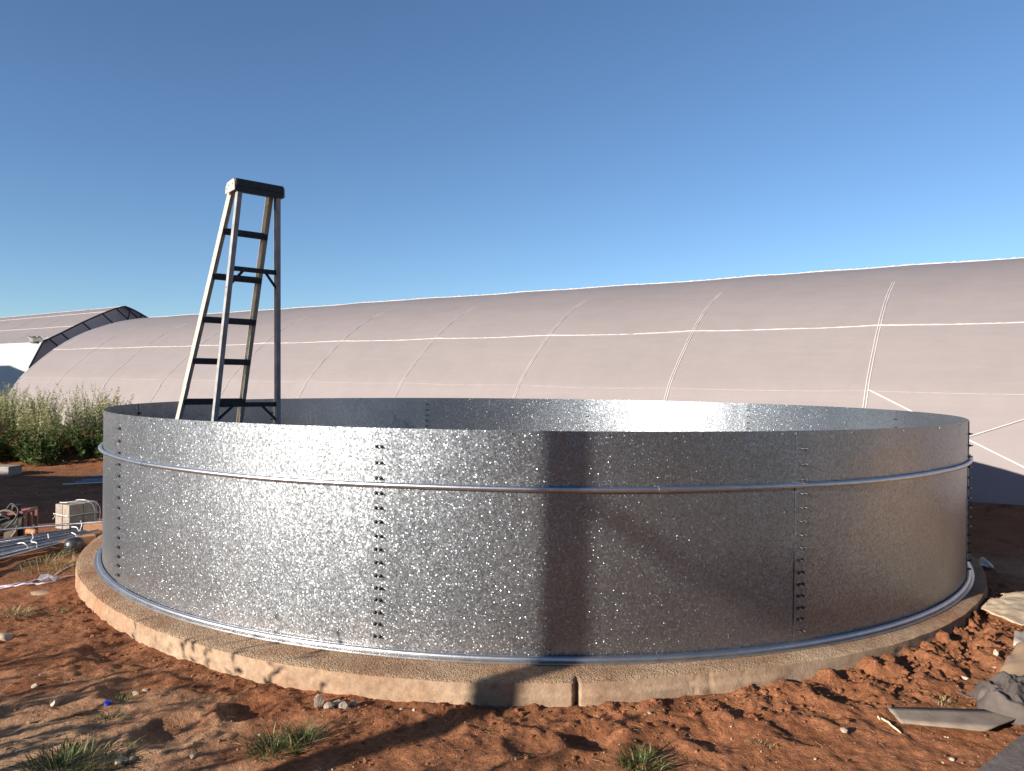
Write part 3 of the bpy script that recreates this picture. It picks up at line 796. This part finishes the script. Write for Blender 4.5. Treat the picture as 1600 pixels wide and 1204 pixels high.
# ------------------------------------------------------------------ stones and clods
def rock_mb(r, seed, sq=(1, 1, .7), rough=.3, sub=2):
    bm = bmesh.new(); bmesh.ops.create_icosphere(bm, subdivisions=sub, radius=1)
    V = np.array([v.co[:] for v in bm.verts]); rnd = np.random.RandomState(seed)
    for _ in range(5):
        n = rnd.normal(size=3); n /= np.linalg.norm(n); d = V @ n; c = rnd.uniform(.45, .8); V -= np.clip(d - c, 0, 9)[:, None] * n
    V *= (1 + rough * fbm(V[:, 0] * 1.4 + seed, V[:, 1] * 1.4, V[:, 2] * 1.4 + .01, 3, seed))[:, None]
    V = V * np.array(sq) * r
    f = [tuple(v.index for v in q.verts) for q in bm.faces]; bm.free(); return V, f
M_STONE = mottled("pale_stone", (.28, .20, .14), (.46, .37, .28), 30, .9, bump=.003, bscale=120)
M_STONEG = mottled("grey_rubble", (.18, .13, .10), (.32, .26, .21), 30, .9, bump=.004, bscale=110)
def stone(px, py, r, label, seed, mat=None, sq=(1, 1, .7), name="stone"):
    p = G(px, py, 0); V, f = rock_mb(r, seed, sq)
    th = (seed * 1.7) % 3.1; c, s = math.cos(th), math.sin(th); V = np.stack([V[:, 0] * c - V[:, 1] * s, V[:, 0] * s + V[:, 1] * c, V[:, 2]], 1)
    o = finish(name, MB().add([tuple(v) for v in V], f), mat or M_STONE, smooth=True, angle=35)
    o.location = (p.x, p.y, Hs(p.x, p.y) + r * sq[2] * .45); return tag(o, label, "stone", "loose stones around the base")
stone(8, 996, .042, "pale rounded rock at the left edge by the dark hollow", 1)
stone(85, 1102, .026, "pale stone left of the blue bottle cap", 2)
stone(55, 1077, .018, "small brown pebble above the pale stone at left", 3)
stone(212, 1079, .020, "left lump of the whitish pair with a long shadow", 4)
stone(228, 1074, .018, "right lump of the whitish pair with a long shadow", 5)
stone(190, 1190, .028, "knobbly pale rock in the grass at the bottom left", 6, sq=(1, .8, .8))
stone(206, 1186, .018, "small knob touching the knobbly pale rock", 7)
stone(1318, 1157, .018, "lone white pebble on trodden soil below the base at right", 8)
stone(1487, 1190, .012, "small white pebble near the bottom right plank", 9)
stone(1556, 1048, .022, "chunky white stone near the curved tan board", 10, sq=(.8, .8, 1))
stone(1553, 1057, .020, "flat orange chip under the chunky white stone", 11, sq=(1.3, .6, .3))
stone(1507, 1070, .020, "flat whitish chip in the middle of the right slope", 12, sq=(1.4, .7, .4))
stone(1537, 1083, .018, "round pale stone left of the grey cloth", 13)
stone(1540, 1122, .016, "pale chip at the end of the grey strip beside the cloth", 14, sq=(1.3, .7, .5))
stone(497, 1103, .040, "upright grey rubble lump at left of the rubble heap", 15, M_STONEG, (.7, .7, 1.1))
stone(514, 1108, .030, "second grey rubble lump from the left of the heap", 16, M_STONEG)
stone(528, 1102, .030, "middle grey rubble lump of the heap", 17, M_STONEG)
stone(538, 1110, .031, "reddish rubble lump at front of the heap", 18, M_STONEG)
stone(553, 1105, .026, "right end rubble lump of the heap", 19, M_STONEG)
stone(647, 1116, .012, "tiny pale pebble right of the rubble heap", 20)
stone(627, 1110, .009, "speck of pale stone above the tiny pebble", 21)
stone(1575, 1035, .02, "pale elongated chip at upper right of the slope", 22, sq=(1.5, .5, .3))
stone(300, 1183, .016, "brown pebble between the two bottom left grass clumps", 23)
stone(405, 1148, .010, "small dark pebble left of the green tuft", 24)
stone(1015, 1121, .012, "little grey pebble by the twig below the base", 25)
stone(760, 1103, .013, "small stone resting in the pole shadow against the base", 26, M_STONEG)
def clods():
    rnd = random.Random(9); mb = MB()
    shapes = [rock_mb(1, 50 + i, (1, 1, .75), .4, 1) for i in range(6)]
    def put(x, y, r):
        V, f = rnd.choice(shapes); th = rnd.uniform(0, 6.28); c, s = math.cos(th), math.sin(th); z = Hs(x, y) + r * .2
        mb.add([(x + (a * c - b * s) * r, y + (a * s + b * c) * r, z + d * r) for a, b, d in V], f)
    for _ in range(1500):
        ph = rnd.uniform(-52, 58); w = math.exp(-((ph - 33) / 24) ** 2)
        if rnd.random() > .3 + .7 * w: continue
        d = abs(rnd.gauss(0, .10 + .14 * w)); r = slab_r(ph) + .015 + d; a = R_(ph)
        put(CX + r * math.sin(a), CY - r * math.cos(a), min(.022, .004 + rnd.expovariate(1 / (.0035 + .003 * w))))
    for _ in range(800):
        p = G(rnd.uniform(-50, 1650), rnd.triangular(910, 1225, 1190))
        if math.hypot(p.x - CX, p.y - CY) < 4.25: continue
        put(p.x, p.y, min(.014, .0025 + rnd.expovariate(1 / .0028)))
    o = finish("soil_clods", mb, M_SOIL, smooth=True, angle=30); tag(o, "small clods of red soil strewn over the ground", "soil", kind="stuff")
    mb = MB()
    for _ in range(300):
        p = G(rnd.uniform(-50, 1650), rnd.triangular(910, 1225, 1190))
        if math.hypot(p.x - CX, p.y - CY) < 4.25: continue
        V, f = rnd.choice(shapes); r = min(.008, .0015 + rnd.expovariate(1 / .0016)); z = Hs(p.x, p.y) + r * .3
        mb.add([(p.x + a * r, p.y + b * r, z + d * r) for a, b, d in V], f)
    o = finish("grit", mb, M_STONE, smooth=True, angle=30); tag(o, "tiny pale stones scattered in the red soil", "grit", kind="stuff")
clods()

# ------------------------------------------------------------------ left side clutter
def pipes():
    rnd = random.Random(4)
    labs = ["galvanised pipe lying on top of the bundle, brightest of the pile", "blue-grey steel pipe in the loose bundle beside the tank"]
    # lone bright pipe across the top
    a = G(-30, 829, .17); b = G(170, 813, .13); d = (b - a).normalized()
    o = finish("steel_pipe", MB().tube([a - d * 1.2, a, b, b + d * 1.2], .011, 10), M_PIPE, None, True, angle=50)
    tag(o, labs[0], "pipe", "steel pipes beside the tank")
    for i in range(15):
        q = i / 14; row = i % 3
        yl = 850 + 32 * q; yr = 818 + 12 * q; z = .028 + .026 * row * (1 - abs(q - .5))
        a = G(-40, yl + rnd.uniform(-1.5, 1.5), z + .02); b = G(165, yr + rnd.uniform(-1, 1), z); d = (b - a).normalized()
        o = finish("steel_pipe", MB().tube([a - d * rnd.uniform(1, 1.3), b + d * rnd.uniform(.8, 1.4)], rnd.choice([.010, .012, .014]), 8), rnd.choice([M_ROD, M_ROD, M_PIPE]), None, True, angle=50)
        tag(o, 'rearmost grey pipe of the bundle, next to the machine' if i == 0 else 'frontmost grey pipe of the bundle, over the straw-coloured grass' if i == 14 else labs[1], "pipe", "steel pipes beside the tank")
    m_str = mottled("white_twine", (.6, .62, .66), (.8, .82, .85), 30, .6)
    def twine(pts, label):
        P = spline([tuple(G(x, y, z)) for x, y, z in pts], 24)
        o = finish("binding_twine", MB().tube(P, .0045, 5), m_str, None, True); tag(o, label, "twine", "white twine ends on the pipes")
    twine([(28, 848, .10), (36, 847, .14), (42, 851, .12), (45, 855, .08)], "short curl of white twine on the left part of the pipes")
    twine([(50, 832, .16), (52, 838, .12), (49, 845, .11), (57, 847, .13), (58, 855, .07)], "white twine loop hanging from the bright top pipe")
    twine([(75, 833, .14), (76, 840, .10)], "tiny white twine end in the middle of the pipes")
    twine([(112, 831, .10), (118, 834, .11), (122, 839, .07), (132, 838, .06)], "white twine lying between pipes and black pot")
    twine([(112, 822, .15), (120, 823, .16), (124, 829, .12), (128, 818, .16), (126, 813, .2)], "knotted white twine just right of the paver bundle")
pipes()
def far_pipes():
    for i, (x0, y0, x1, y1, m) in enumerate(((98, 756, 190, 751, M_PIPE), (118, 752, 190, 748, M_ROD), (130, 744, 190, 742, M_ROD), (128, 749, 200, 745, M_ROD))):
        o = finish("steel_pipe", MB().tube([G(x0, y0, .05), G(x1, y1, .06)], .016, 8), m, None, True, angle=50)
        tag(o, ["longest pale pipe in the shade left of the tank, nearest of its pile", "grey pipe just behind the longest pale pipe in the shade", "farthest grey pipe of the pile in the shade", "third grey pipe from the front in the shaded pile"][i], "pipe", "pipes lying in the shade behind")
far_pipes()
def paver_bundle():
    m_b = mat_concrete("grey_block_concrete", (.25, .21, .175), (.34, .295, .25), .002, 80)
    C = G(108, 826, 0); C.z = Hs(C.x, C.y)
    e1 = Vector((-.92, .40, 0)).normalized(); e2 = Vector((.40, .92, 0)).normalized()
    t = thing("paver_bundle", C, "bundle of grey concrete blocks tied with clear strapping behind the pipes", "concrete blocks")
    rnd = random.Random(3); a1, a2, hh = .112, .165, .13
    for i in range(2):
        for j in range(2):
            for k in range(2):
                c = C + e1 * (a1 * (i + .5)) + e2 * (a2 * (j + .5)) + Vector((0, 0, hh * (k + .5)))
                M = Matrix((e1, e2, Vector((0, 0, 1)))).transposed() @ Matrix.Rotation(rnd.uniform(-.03, .03), 3, 'Z')
                o = finish("block", MB().box(c, (a1 - .007, a2 - .005, hh - .002), M=M), m_b, t); bevel(o, .006)
    m_s = mottled("clear_strap", (.6, .6, .6), (.85, .85, .85), 30, .25, spec=.8)
    def S(a, b, z): return C + e1 * a + e2 * b + Vector((0, 0, z))
    for pts in ([S(.23, -.01, .16), S(.12, -.015, .155), S(-.01, -.01, .15), S(-.012, .16, .15), S(-.01, .335, .14)],
                [S(.2, .22, .27), S(.1, .2, .285), S(.02, .22, .275), S(-.03, .26, .2), S(-.03, .27, .05)],
                [S(.22, .05, .268), S(.12, .06, .275), S(.05, .14, .285), S(-.01, .25, .27), S(-.05, .31, .2), S(-.06, .3, .02)],
                [S(.24, .0, .15), S(.25, .02, .12), S(.24, -.01, .1)]):
        P = spline([tuple(p) for p in pts], 26); finish("strap", MB().tube(P, .0035, 5), m_s, t, True)
paver_bundle()
def tool():
    m_red = mottled("faded_red_steel", (.14, .05, .045), (.24, .10, .085), 20, .5)
    m_blk = mottled("greasy_black_rubber", (.01, .01, .01), (.035, .033, .03), 20, .6)
    m_br = mottled("dusty_metal_parts", (.10, .08, .06), (.22, .18, .14), 20, .6)
    p = G(22, 843, 0); p.z = Hs(p.x, p.y)
    t = thing("portable_machine", p, "small greasy machine with red frame and black hoses behind the pipes", "machine")
    ez = Vector((0, 0, 1)); ex = Vector((1, .15, 0)).normalized(); ey = Vector((-.15, 1, 0)).normalized()
    def L(a, b, c): return p + ex * a + ey * b + ez * c
    mb = MB()
    for b in (0, .22):
        for pr in ((L(.10, b, .0), L(.10, b, .28)), (L(-.20, b, 0), L(-.20, b, .24)), (L(-.20, b, .24), L(.10, b, .28)), (L(-.2, b, .03), L(.1, b, .03))): mb.bar(*pr, .022, .022, ey)
    mb.bar(L(.10, 0, .28), L(.10, .22, .28), .022, .022, ez); mb.bar(L(-.2, 0, .24), L(-.2, .22, .24), .022, .022, ez)
    mb.bar(L(.10, .11, .02), L(.10, .11, .27), .02, .02, ey)
    finish("frame", mb, m_red, t)
    mb = MB().tube([L(-.15, .1, .16), L(.06, .1, .16)], .095, 16); mb.box(L(-.04, .11, .06), (.24, .16, .1), .15); mb.tube([L(-.02, .08, .22), L(-.02, .08, .34)], .04, 12)
    o = finish("motor", mb, m_blk, t, True, angle=40)
    mb = MB().tube([L(-.12, -.02, .08), L(-.12, .0, .12)], .05, 12); mb.box(L(-.02, -.02, .07), (.1, .05, .09), .3); mb.tube([L(-.2, -.03, .2), L(-.1, -.03, .26), L(-.04, .0, .22)], .014, 8)
    finish("fittings", mb, m_br, t, True, angle=40)
    for i, pts in enumerate(([(-.3, -.05, .12), (-.2, -.04, .22), (-.08, -.03, .30), (.03, -.03, .26), (.04, -.04, .12), (.0, -.05, .05)], [(-.28, -.04, .02), (-.1, -.06, .10), (.02, -.06, .2), (.05, -.03, .3), (-.02, .0, .36), (-.08, .02, .3)])):
        P = spline([tuple(L(*q)) for q in pts], 26); finish("hose", MB().tube(P, .009, 7), m_br if i == 0 else m_blk, t, True)
    mb = MB().tube([L(.13, -.03, .10), L(.21, -.04, .09)], [.034, .022], 14)
    finish("funnel", mb, mottled("orange_plastic", (.45, .22, .10), (.6, .32, .16), 9, .5), t, True, angle=40)
tool()
M_BRICK = mottled("clay_brick", (.32, .15, .08), (.43, .25, .14), 25, .9, bump=.003)
def brick(px, py, rz, size, label, z=0.0, mat=None):
    p = G(px, py, 0); o = finish("brick", MB().box((0, 0, size[2] / 2), size), mat or M_BRICK); bevel(o, .006); o.location = (p.x, p.y, Hs(p.x, p.y) + z); o.rotation_euler.z = rz; tag(o, label, "brick", "loose bricks propping the pipes")
brick(93, 857, .5, (.17, .10, .075), "sunlit tan brick left of the black pot")
brick(134, 851, .6, (.16, .10, .085), "orange brick between the black pot and the concrete base")
brick(150, 838, .3, (.20, .12, .13), "brick with pale top tucked against the edge of the base")
def pot():
    p = G(116, 860, 0); z = Hs(p.x, p.y); m_ = mottled("black_plastic_pot", (.015, .015, .018), (.05, .05, .055), 12, .4)
    prof = [(.0, .0), (.078, .0), (.082, .04), (.078, .085), (.062, .112), (.035, .124), (.0, .127)]
    v = []; n = 28
    for r, h in prof:
        for k in range(n): v.append((r * math.cos(2 * math.pi * k / n), r * math.sin(2 * math.pi * k / n), h))
    f = [(j * n + k, j * n + (k + 1) % n, (j + 1) * n + (k + 1) % n, (j + 1) * n + k) for j in range(len(prof) - 1) for k in range(n)]
    t = thing("upturned_pot", (p.x, p.y, z), "black rounded pot turned upside down between two bricks", "pot")
    finish("body", MB().add(v, f), m_, t, True, local=True, angle=50)
    finish("rim_band", MB().tube([(.083 * math.cos(a), .083 * math.sin(a), .01) for a in np.linspace(0, 2 * math.pi, 28, endpoint=False)], .006, 6, closed=True), m_, t, True, local=True)
pot()
def rope():
    m_r = mottled("lilac_white_rope", (.40, .33, .42), (.72, .66, .74), 90, .8, bump=.003, bscale=200)
    t = thing("rope", G(60, 905, 0), "thin lilac rope lying from the left edge to the concrete base", "rope")
    for pts in ([(-60, 917), (0, 915), (40, 910), (80, 899), (100, 889), (116, 884), (128, 881)], [(-60, 921), (0, 918), (40, 914), (72, 913), (95, 905), (118, 899)], [(-30, 913), (30, 916), (60, 913), (76, 910)]):
        P = []
        for q in spline([tuple(G(x, y, 0)) for x, y in pts], 60): P.append(Vector((q[0], q[1], Hs(q[0], q[1]) + .008)))
        finish("strand", MB().tube(P, .0055, 6), m_r, t, True)
    p = G(75, 911, 0); p.z = Hs(p.x, p.y) + .02
    v, f = grid(6, 6, lambda a, b: p + Vector((.10 * (a - .5) - .01 * b, -.06 * (b - .5) + .05 * a, .02 * math.sin(6 * a + 4 * b) + .03 * (1 - a))))
    o = finish("paper_tag", MB().add(v, f), mottled("white_tag", (.6, .58, .62), (.8, .78, .82), 9, .7)); md = o.modifiers.new("solid", 'SOLIDIFY'); md.thickness = .002
    tag(o, "crumpled white scrap caught on the lilac rope", "litter")
    p = G(64, 926, 0); p.z = Hs(p.x, p.y) + .01
    V, ff = rock_mb(.06, 77, (1.4, .8, .25)); o = finish("soil_slab", MB().add([tuple(Vector(q)) for q in V], ff), M_SLABSIDE, smooth=True, angle=30); o.location = p; tag(o, "flat tan concrete chip below the white scrap", "stone", "loose stones around the base")
rope()
def cap():
    p = G(168, 1106, 0); z = Hs(p.x, p.y); mb = MB()
    prof = [(.0, .012), (.013, .012), (.0155, .010), (.0160, .0), (.0145, .0), (.0140, .009), (0, .010)]; n = 24
    v = [(r * math.cos(2 * math.pi * k / n), r * math.sin(2 * math.pi * k / n), h) for r, h in prof for k in range(n)]
    mb.add(v, [(j * n + k, j * n + (k + 1) % n, (j + 1) * n + (k + 1) % n, (j + 1) * n + k) for j in range(len(prof) - 1) for k in range(n)])
    o = finish("bottle_cap", mb, mottled("blue_plastic", (.03, .04, .45), (.05, .07, .6), 9, .4), None, True, angle=40); o.location = (p.x, p.y, z + .004); o.rotation_euler = (.25, .3, 0)
    tag(o, "small blue plastic bottle cap on the soil at lower left", "bottle cap")
cap()
def kerb_block():
    p = G(2, 741, 0); o = finish("concrete_block", MB().box((0, 0, .07), (.50, .28, .15)), mat_concrete("pale_kerb_concrete", (.26, .23, .20), (.34, .31, .28), .002, 60)); bevel(o, .008)
    o.location = (p.x, p.y, Hs(p.x, p.y)); o.rotation_euler.z = -.12; tag(o, "pale concrete block at the left edge below the weeds", "concrete block")
kerb_block()

# ------------------------------------------------------------------ right corner clutter
def sheet(name, quad, nu, nv, fz, mat, thick, label, cat, seed=0, smooth=True, edge=.0, follow=1.0):
    """quad: four ground pixels (near-left, near-right, far-right, far-left) laid on the soil"""
    A, B, C, D = [G(*q, 0) if len(q) == 2 else G(*q) for q in quad]; rnd = random.Random(seed)
    def fn(a, b):
        ea = a; eb = b
        if edge:
            j = edge * math.sin(7 * a + 5 * b + seed) ; eb = b + j * (1 - abs(2 * b - 1)) * 0 + (edge * vn(a * 6 + seed, 3.3) if b in (0, 1) else 0); ea = a + (edge * vn(b * 6 + seed, 7.7) if a in (0, 1) else 0)
        p = A.lerp(B, ea).lerp(D.lerp(C, ea), eb); p.z = (A.z * (1 - a) + B.z * a) * (1 - b) + (D.z * (1 - a) + C.z * a) * b + Hs(p.x, p.y) * follow + fz(a, b); return p
    def vn(x, y): return mnoise.noise(Vector((x, y, 9.3))) * 1.6
    v, f = grid(nu, nv, fn); o = finish(name, MB().add(v, f), mat, None, smooth)
    md = o.modifiers.new("solid", 'SOLIDIFY'); md.thickness = thick; md.offset = 1
    return tag(o, label, cat)
from mathutils import noise as mnoise
def fb(a, b, s, sd):
    return sum(mnoise.noise(Vector((a * s * 2 ** k + sd * 7.7, b * s * 2 ** k, sd * 3.1))) * .5 ** k for k in range(3)) * 1.1
m_card = mottled("tan_cardboard", (.40, .29, .18), (.52, .42, .29), 7, .85, bump=.003, bscale=40)
sheet("cardboard_sheet", [(1530, 967), (1850, 1118), (2150, 890), (1578, 936)], 70, 50, lambda a, b: .065 + .016 * (1 - 2 * abs(fb(a * 3, b * 1.5, 2.2, 5))) + .006 * fb(a * 4, b * 2, 6, 6), m_card, .004, "crumpled sunlit tan cardboard sheet on the soil right of the base", "cardboard", 3, edge=.02, follow=.2)
m_gp = mottled("grey_board", (.32, .27, .23), (.42, .37, .32), 9, .8)
sheet("board_scrap", [(1583, 1028), (1630, 1040), (1640, 1005), (1585, 1003)], 6, 6, lambda a, b: .02, m_gp, .01, "small greyish board scrap below the tan cardboard", "board")
m_tan = mottled("smooth_tan_board", (.26, .175, .11), (.34, .235, .15), 4, .6, bump=.001)
sheet("curved_board", [(1548, 1088), (1660, 1130), (1680, 1000), (1592, 1034)], 16, 16, lambda a, b: .02 + .07 * math.sin(min(1, a * 1.2) * math.pi * .5) + .02 * b, m_tan, .008, "smooth curved tan board tilted up behind the grey cloth", "board")
m_strip = mottled("weathered_ply_strip", (.15, .115, .085), (.23, .185, .145), 12, .8, bump=.002)
sheet("plywood_strip", [(1408, 1145), (1540, 1162), (1618, 1130), (1385, 1124)], 30, 5, lambda a, b: .045 + .012 * a + .012 * b * (1 - a), m_strip, .007, "long weathered plywood strip with a splintered left end", "plywood", 4, edge=.012, follow=0.0)
mb = MB()
for i, (x0, y0, x1, y1) in enumerate(((1388, 1128, 1408, 1144), (1384, 1122, 1396, 1136), (1372, 1118, 1392, 1130), (1371, 1116, 1375, 1124))):
    mb.tube([G(x0, y0, .03), G((x0 + x1) / 2, (y0 + y1) / 2, .04), G(x1, y1, .03)], [.002, .005, .002], 5)
tag(finish("wood_splinter", mb, mottled("fresh_split_wood", (.55, .42, .26), (.7, .58, .4), 9, .8), None, True), "pale splintered wood slivers at the left end of the plywood strip", "wood splinters")
def cloth():
    m_c = mottled("grey_work_cloth", (.06, .048, .042), (.12, .10, .088), 10, .95, bump=.004, bscale=220)
    c = G(1586, 1122, .0); ex = Vector((1, -.05, 0)); ey = Vector((.05, 1, 0))
    def fn(a, b):
        u = a * 2 - 1; w = b * 2 - 1
        r2 = abs(u) ** 2.6 + abs(w) ** 2.6
        h = .11 * max(0, 1 - r2) ** .5 * (1 + .25 * w)
        fold = .014 * math.sin(5 * u + 3.2 * w + 3 * fb(a, b, 2, 7)) + .006 * math.sin(11 * u - 5 * w) + .022 * (1 - 2 * abs(fb(a, b, 3, 8)))
        p = c + ex * (.17 * u + .02 * math.sin(4 * w)) + ey * (.15 * w + .02 * math.sin(5 * u)); p.z = Hs(p.x, p.y) + .025 + h + fold * min(1, max(.15, 1.3 - r2)); return p
    v, f = grid(90, 80, fn); o = finish("work_glove_cloth", MB().add(v, f), m_c, None, True); md = o.modifiers.new("solid", 'SOLIDIFY'); md.thickness = .004
    o.name = "crumpled_cloth"; tag(o, "crumpled dark grey cloth heaped at the right edge on the plywood strip", "cloth")
cloth()
def corner_slab():
    a = G(1512, 1212, .10); b = G(1612, 1133, .10); d = (b - a).normalized(); nrm = Vector((d.y, -d.x, 0))
    A = a - d * .5; B = b + d * .5; M = Matrix((d, -nrm, Vector((0, 0, 1)))).transposed()
    c = (A + B) / 2 + nrm * .25; c.z = .055
    m_ = mat_concrete("dark_slab_concrete", (.11, .09, .08), (.17, .145, .13), .002, 50)
    o = finish("concrete_slab", MB().box((0, 0, 0), ((B - A).length, .5, .09), M=M), m_); bevel(o, .006); o.location = c
    tag(o, "dark grey concrete slab cutting across the bottom right corner", "slab")
corner_slab()
tw = MB().tube(spline([tuple(G(x, y, .012)) for x, y in ((990, 1113), (1005, 1114), (1018, 1119), (1030, 1127))], 12), .0025, 5)
tag(finish("twig", tw, M_DRYG), "thin pale curved twig on the soil below the base", "twig")
tw = MB().tube(spline([tuple(G(x, y, .02)) for x, y in ((1508, 965), (1520, 973), (1535, 981), (1552, 985))], 12), .003, 5)
tag(finish("twig", tw, M_DRYG), "thin straw stalk between the base and the tan cardboard", "twig")
tw = MB().tube([G(1541, 1079, .02), G(1562, 1083, .02)], .003, 5)
tag(finish("twig", tw, M_DRYG), "straight pale stick left of the curved board", "twig")
v, f = grid(14, 8, lambda a, b: G(1530 + 27 * a, 886 + 6 * a * a - 6 * b, .02) + Vector((0, .05 * b, .05 * math.sin(math.pi * a) * (.4 + .6 * b) + .01 * math.sin(9 * a + 5 * b))))
o = finish("plastic_bag", MB().add(v, f), mottled("dusty_plastic_bag", (.3, .3, .3), (.5, .5, .5), 8, .4, spec=.7), None, True); md = o.modifiers.new("solid", 'SOLIDIFY'); md.thickness = .002
tag(o, "dim crumpled plastic bag in the shade right of the base", "plastic bag")

# ------------------------------------------------------------------ unseen shadow casters, and trees added for reflections
def post():
    m_w = mottled("weathered_wood_post", (.12, .09, .06), (.22, .17, .12), 6, .9, bump=.004, bscale=30)
    x, y = -4.50, .27; z = Hs(x, y)
    t = thing("timber_post", (x, y, z), "tall timber post left of the photographer that throws the dark stripe", "post")
    finish("shaft", MB().tube([(0, 0, -.2), (0, 0, 1.5), (0, 0, 3.5)], [.080, .078, .076], 14), m_w, t, True, local=True, angle=40)
post()
def sapling():
    x, y = -11.7, -5.13; rnd = random.Random(12)
    t = thing("young_tree", (x, y, Hs(x, y)), "thin young tree far left behind the camera with a small clump of leaves on top", "tree")
    lat = Vector((.6, -.8, 0))
    tr = MB().tube([(0, 0, -.1), (.01, .01, 1.5), (0, .01, 3.0), (.0, 0, 5.3)], [.06, .05, .045, .03], 7)
    tr.tube([Vector((0, 0, 5.2)), lat * .14 + Vector((0, 0, 5.1)), lat * .33 + Vector((0, 0, 4.93)), lat * .50 + Vector((0, 0, 4.78))], [.04, .04, .035, .02], 6)
    for k in range(5): tr.tube([lat * (.35 + .03 * k) + Vector((0, 0, 4.9)), lat * rnd.uniform(.4, .7) + Vector((0, 0, 4.85 + .06 * k))], .010, 4)
    finish("trunk", tr, M_STEM, t, local=True)
    lf = MB()
    for _ in range(900):
        d = Vector((rnd.gauss(0, 1), rnd.gauss(0, 1), rnd.gauss(0, 1))).normalized() * rnd.random() ** .5
        p = Vector((0, 0, 4.93)) + Vector((d.x * .15, d.y * .15, d.z * .23)) + lat * .60; a = Vector((rnd.gauss(0, 1), rnd.gauss(0, 1), rnd.gauss(0, 1))).normalized(); b = a.orthogonal().normalized()
        L = rnd.uniform(.02, .04); lf.add([p, p + a * L + b * L * .5, p + a * L * 2, p + a * L - b * L * .5], [(0, 1, 2, 3)])
    finish("crown", lf, M_LEAFD, t, local=True)
sapling()
def tree(x, y, h, r, seed, label):  # trees added out of view to darken the tank's reflections
    rnd = random.Random(seed); t = thing("added_tree", (x, y, Hs(x, y)), label, "tree", "unseen trees added behind the camera")
    tr = MB().tube([(0, 0, -.1), (.05, .1, h * .3), (0, .1, h * .6), (.1, 0, h * .9)], [.2, .15, .1, .03], 8)
    for k in range(9):
        a = rnd.uniform(0, 6.28); z0 = h * rnd.uniform(.2, .65); L = r * rnd.uniform(.5, .9)
        tr.tube([(0, .05, z0), (math.cos(a) * L * .5, math.sin(a) * L * .5, z0 + L * .35), (math.cos(a) * L, math.sin(a) * L, z0 + L * .5)], [.07, .04, .015], 5)
    finish("trunk", tr, M_STEM, t, local=True)
    lf = MB(); cl = [(rnd.gauss(0, .42), rnd.gauss(0, .42), rnd.uniform(-.8, .8), rnd.uniform(.3, .55)) for _ in range(26)]
    for _ in range(5200):
        cx, cy, cz, cr = rnd.choice(cl); d = Vector((rnd.gauss(0, 1), rnd.gauss(0, 1), rnd.gauss(0, 1))).normalized() * cr * rnd.random() ** .4
        p = Vector(((cx + d.x) * r, (cy + d.y) * r, h * .56 + (cz * .8 + d.z) * h * .42)); a = Vector((rnd.gauss(0, 1), rnd.gauss(0, 1), rnd.gauss(0, 1))).normalized(); b = a.orthogonal().normalized()
        L = rnd.uniform(.10, .2); lf.add([p, p + a * L + b * L * .4, p + a * L * 2, p + a * L - b * L * .4], [(0, 1, 2, 3)])
    finish("crown", lf, M_LEAFD, t, local=True)
for i, (x, y, h, r) in enumerate(((1.5, -8.5, 5.0, 2.5), (5.0, -7.2, 5.6, 2.7), (8.6, -5.6, 5.0, 2.5), (-2.6, -11.5, 4.2, 2.0))):
    tree(x, y, h, r, 500 + i, ["round unseen tree added straight behind the camera", "tallest unseen tree added behind the camera", "unseen tree added behind and right of the camera", "smallest unseen tree added behind the camera"][i])
def shed():
    m_p = mottled("shed_sheeting", (.22, .22, .22), (.32, .32, .31), 2, .6, bump=.003)
    t = thing("site_shed", (-15, 6.3, 0), "low grey site shed out of view on the left that shades the ground", "shed")
    def B(name, c, s, mat): o = finish(name, MB().box(c, s), mat, t, local=True); return o
    B("wall", (0, -.4, 1.0), (10.6, 2.7, 2.0), m_p); B("roof", (0, -.4, 2.06), (10.8, 2.9, .1), m_p); B("door", (5.32, 0, .95), (.04, .8, 1.9), M_DARKF)
shed()

def shade_barn():  # made-up shed out of view, shaped only for its gabled shadow
    L = Vector((.8, .6, 0)); W = Vector((.6, -.8, 0)); c = Vector((-28.7, 25.9, 0)); m_p = M_DARKF
    t = thing("shade_shed", c, "unseen gabled shed added beyond the left edge to shade the white tunnel wall", "shed")
    def P(a, b, z): return c + L * a + W * b + Vector((0, 0, z))
    prof = [(-4.5, 0), (-4.5, 4.05), (0, 4.5), (4.5, 4.05), (4.5, 0)]
    v = [P(a, b, z) for a in (0, -6) for b, z in prof]
    o = finish("wall", MB().add(v, [(0, 1, 2, 3, 4), (9, 8, 7, 6, 5), (0, 5, 6, 1), (3, 8, 9, 4)]), mottled("shed_wall_sheet", (.3, .3, .3), (.4, .4, .4), 2, .6), t); recalc(o)
    v = [P(a, b, z) for a in (.2, -6.2) for b, z in ((-4.7, 4.07), (0, 4.54), (4.7, 4.07), (4.7, 4.02), (0, 4.49), (-4.7, 4.02))]
    o = finish("roof", MB().add(v, [(0, 1, 7, 6), (1, 2, 8, 7), (2, 3, 9, 8), (3, 4, 10, 9), (4, 5, 11, 10), (5, 0, 6, 11), (0, 5, 4, 1), (1, 4, 3, 2), (6, 7, 10, 11), (7, 8, 9, 10)]), m_p, t); recalc(o)
shade_barn()
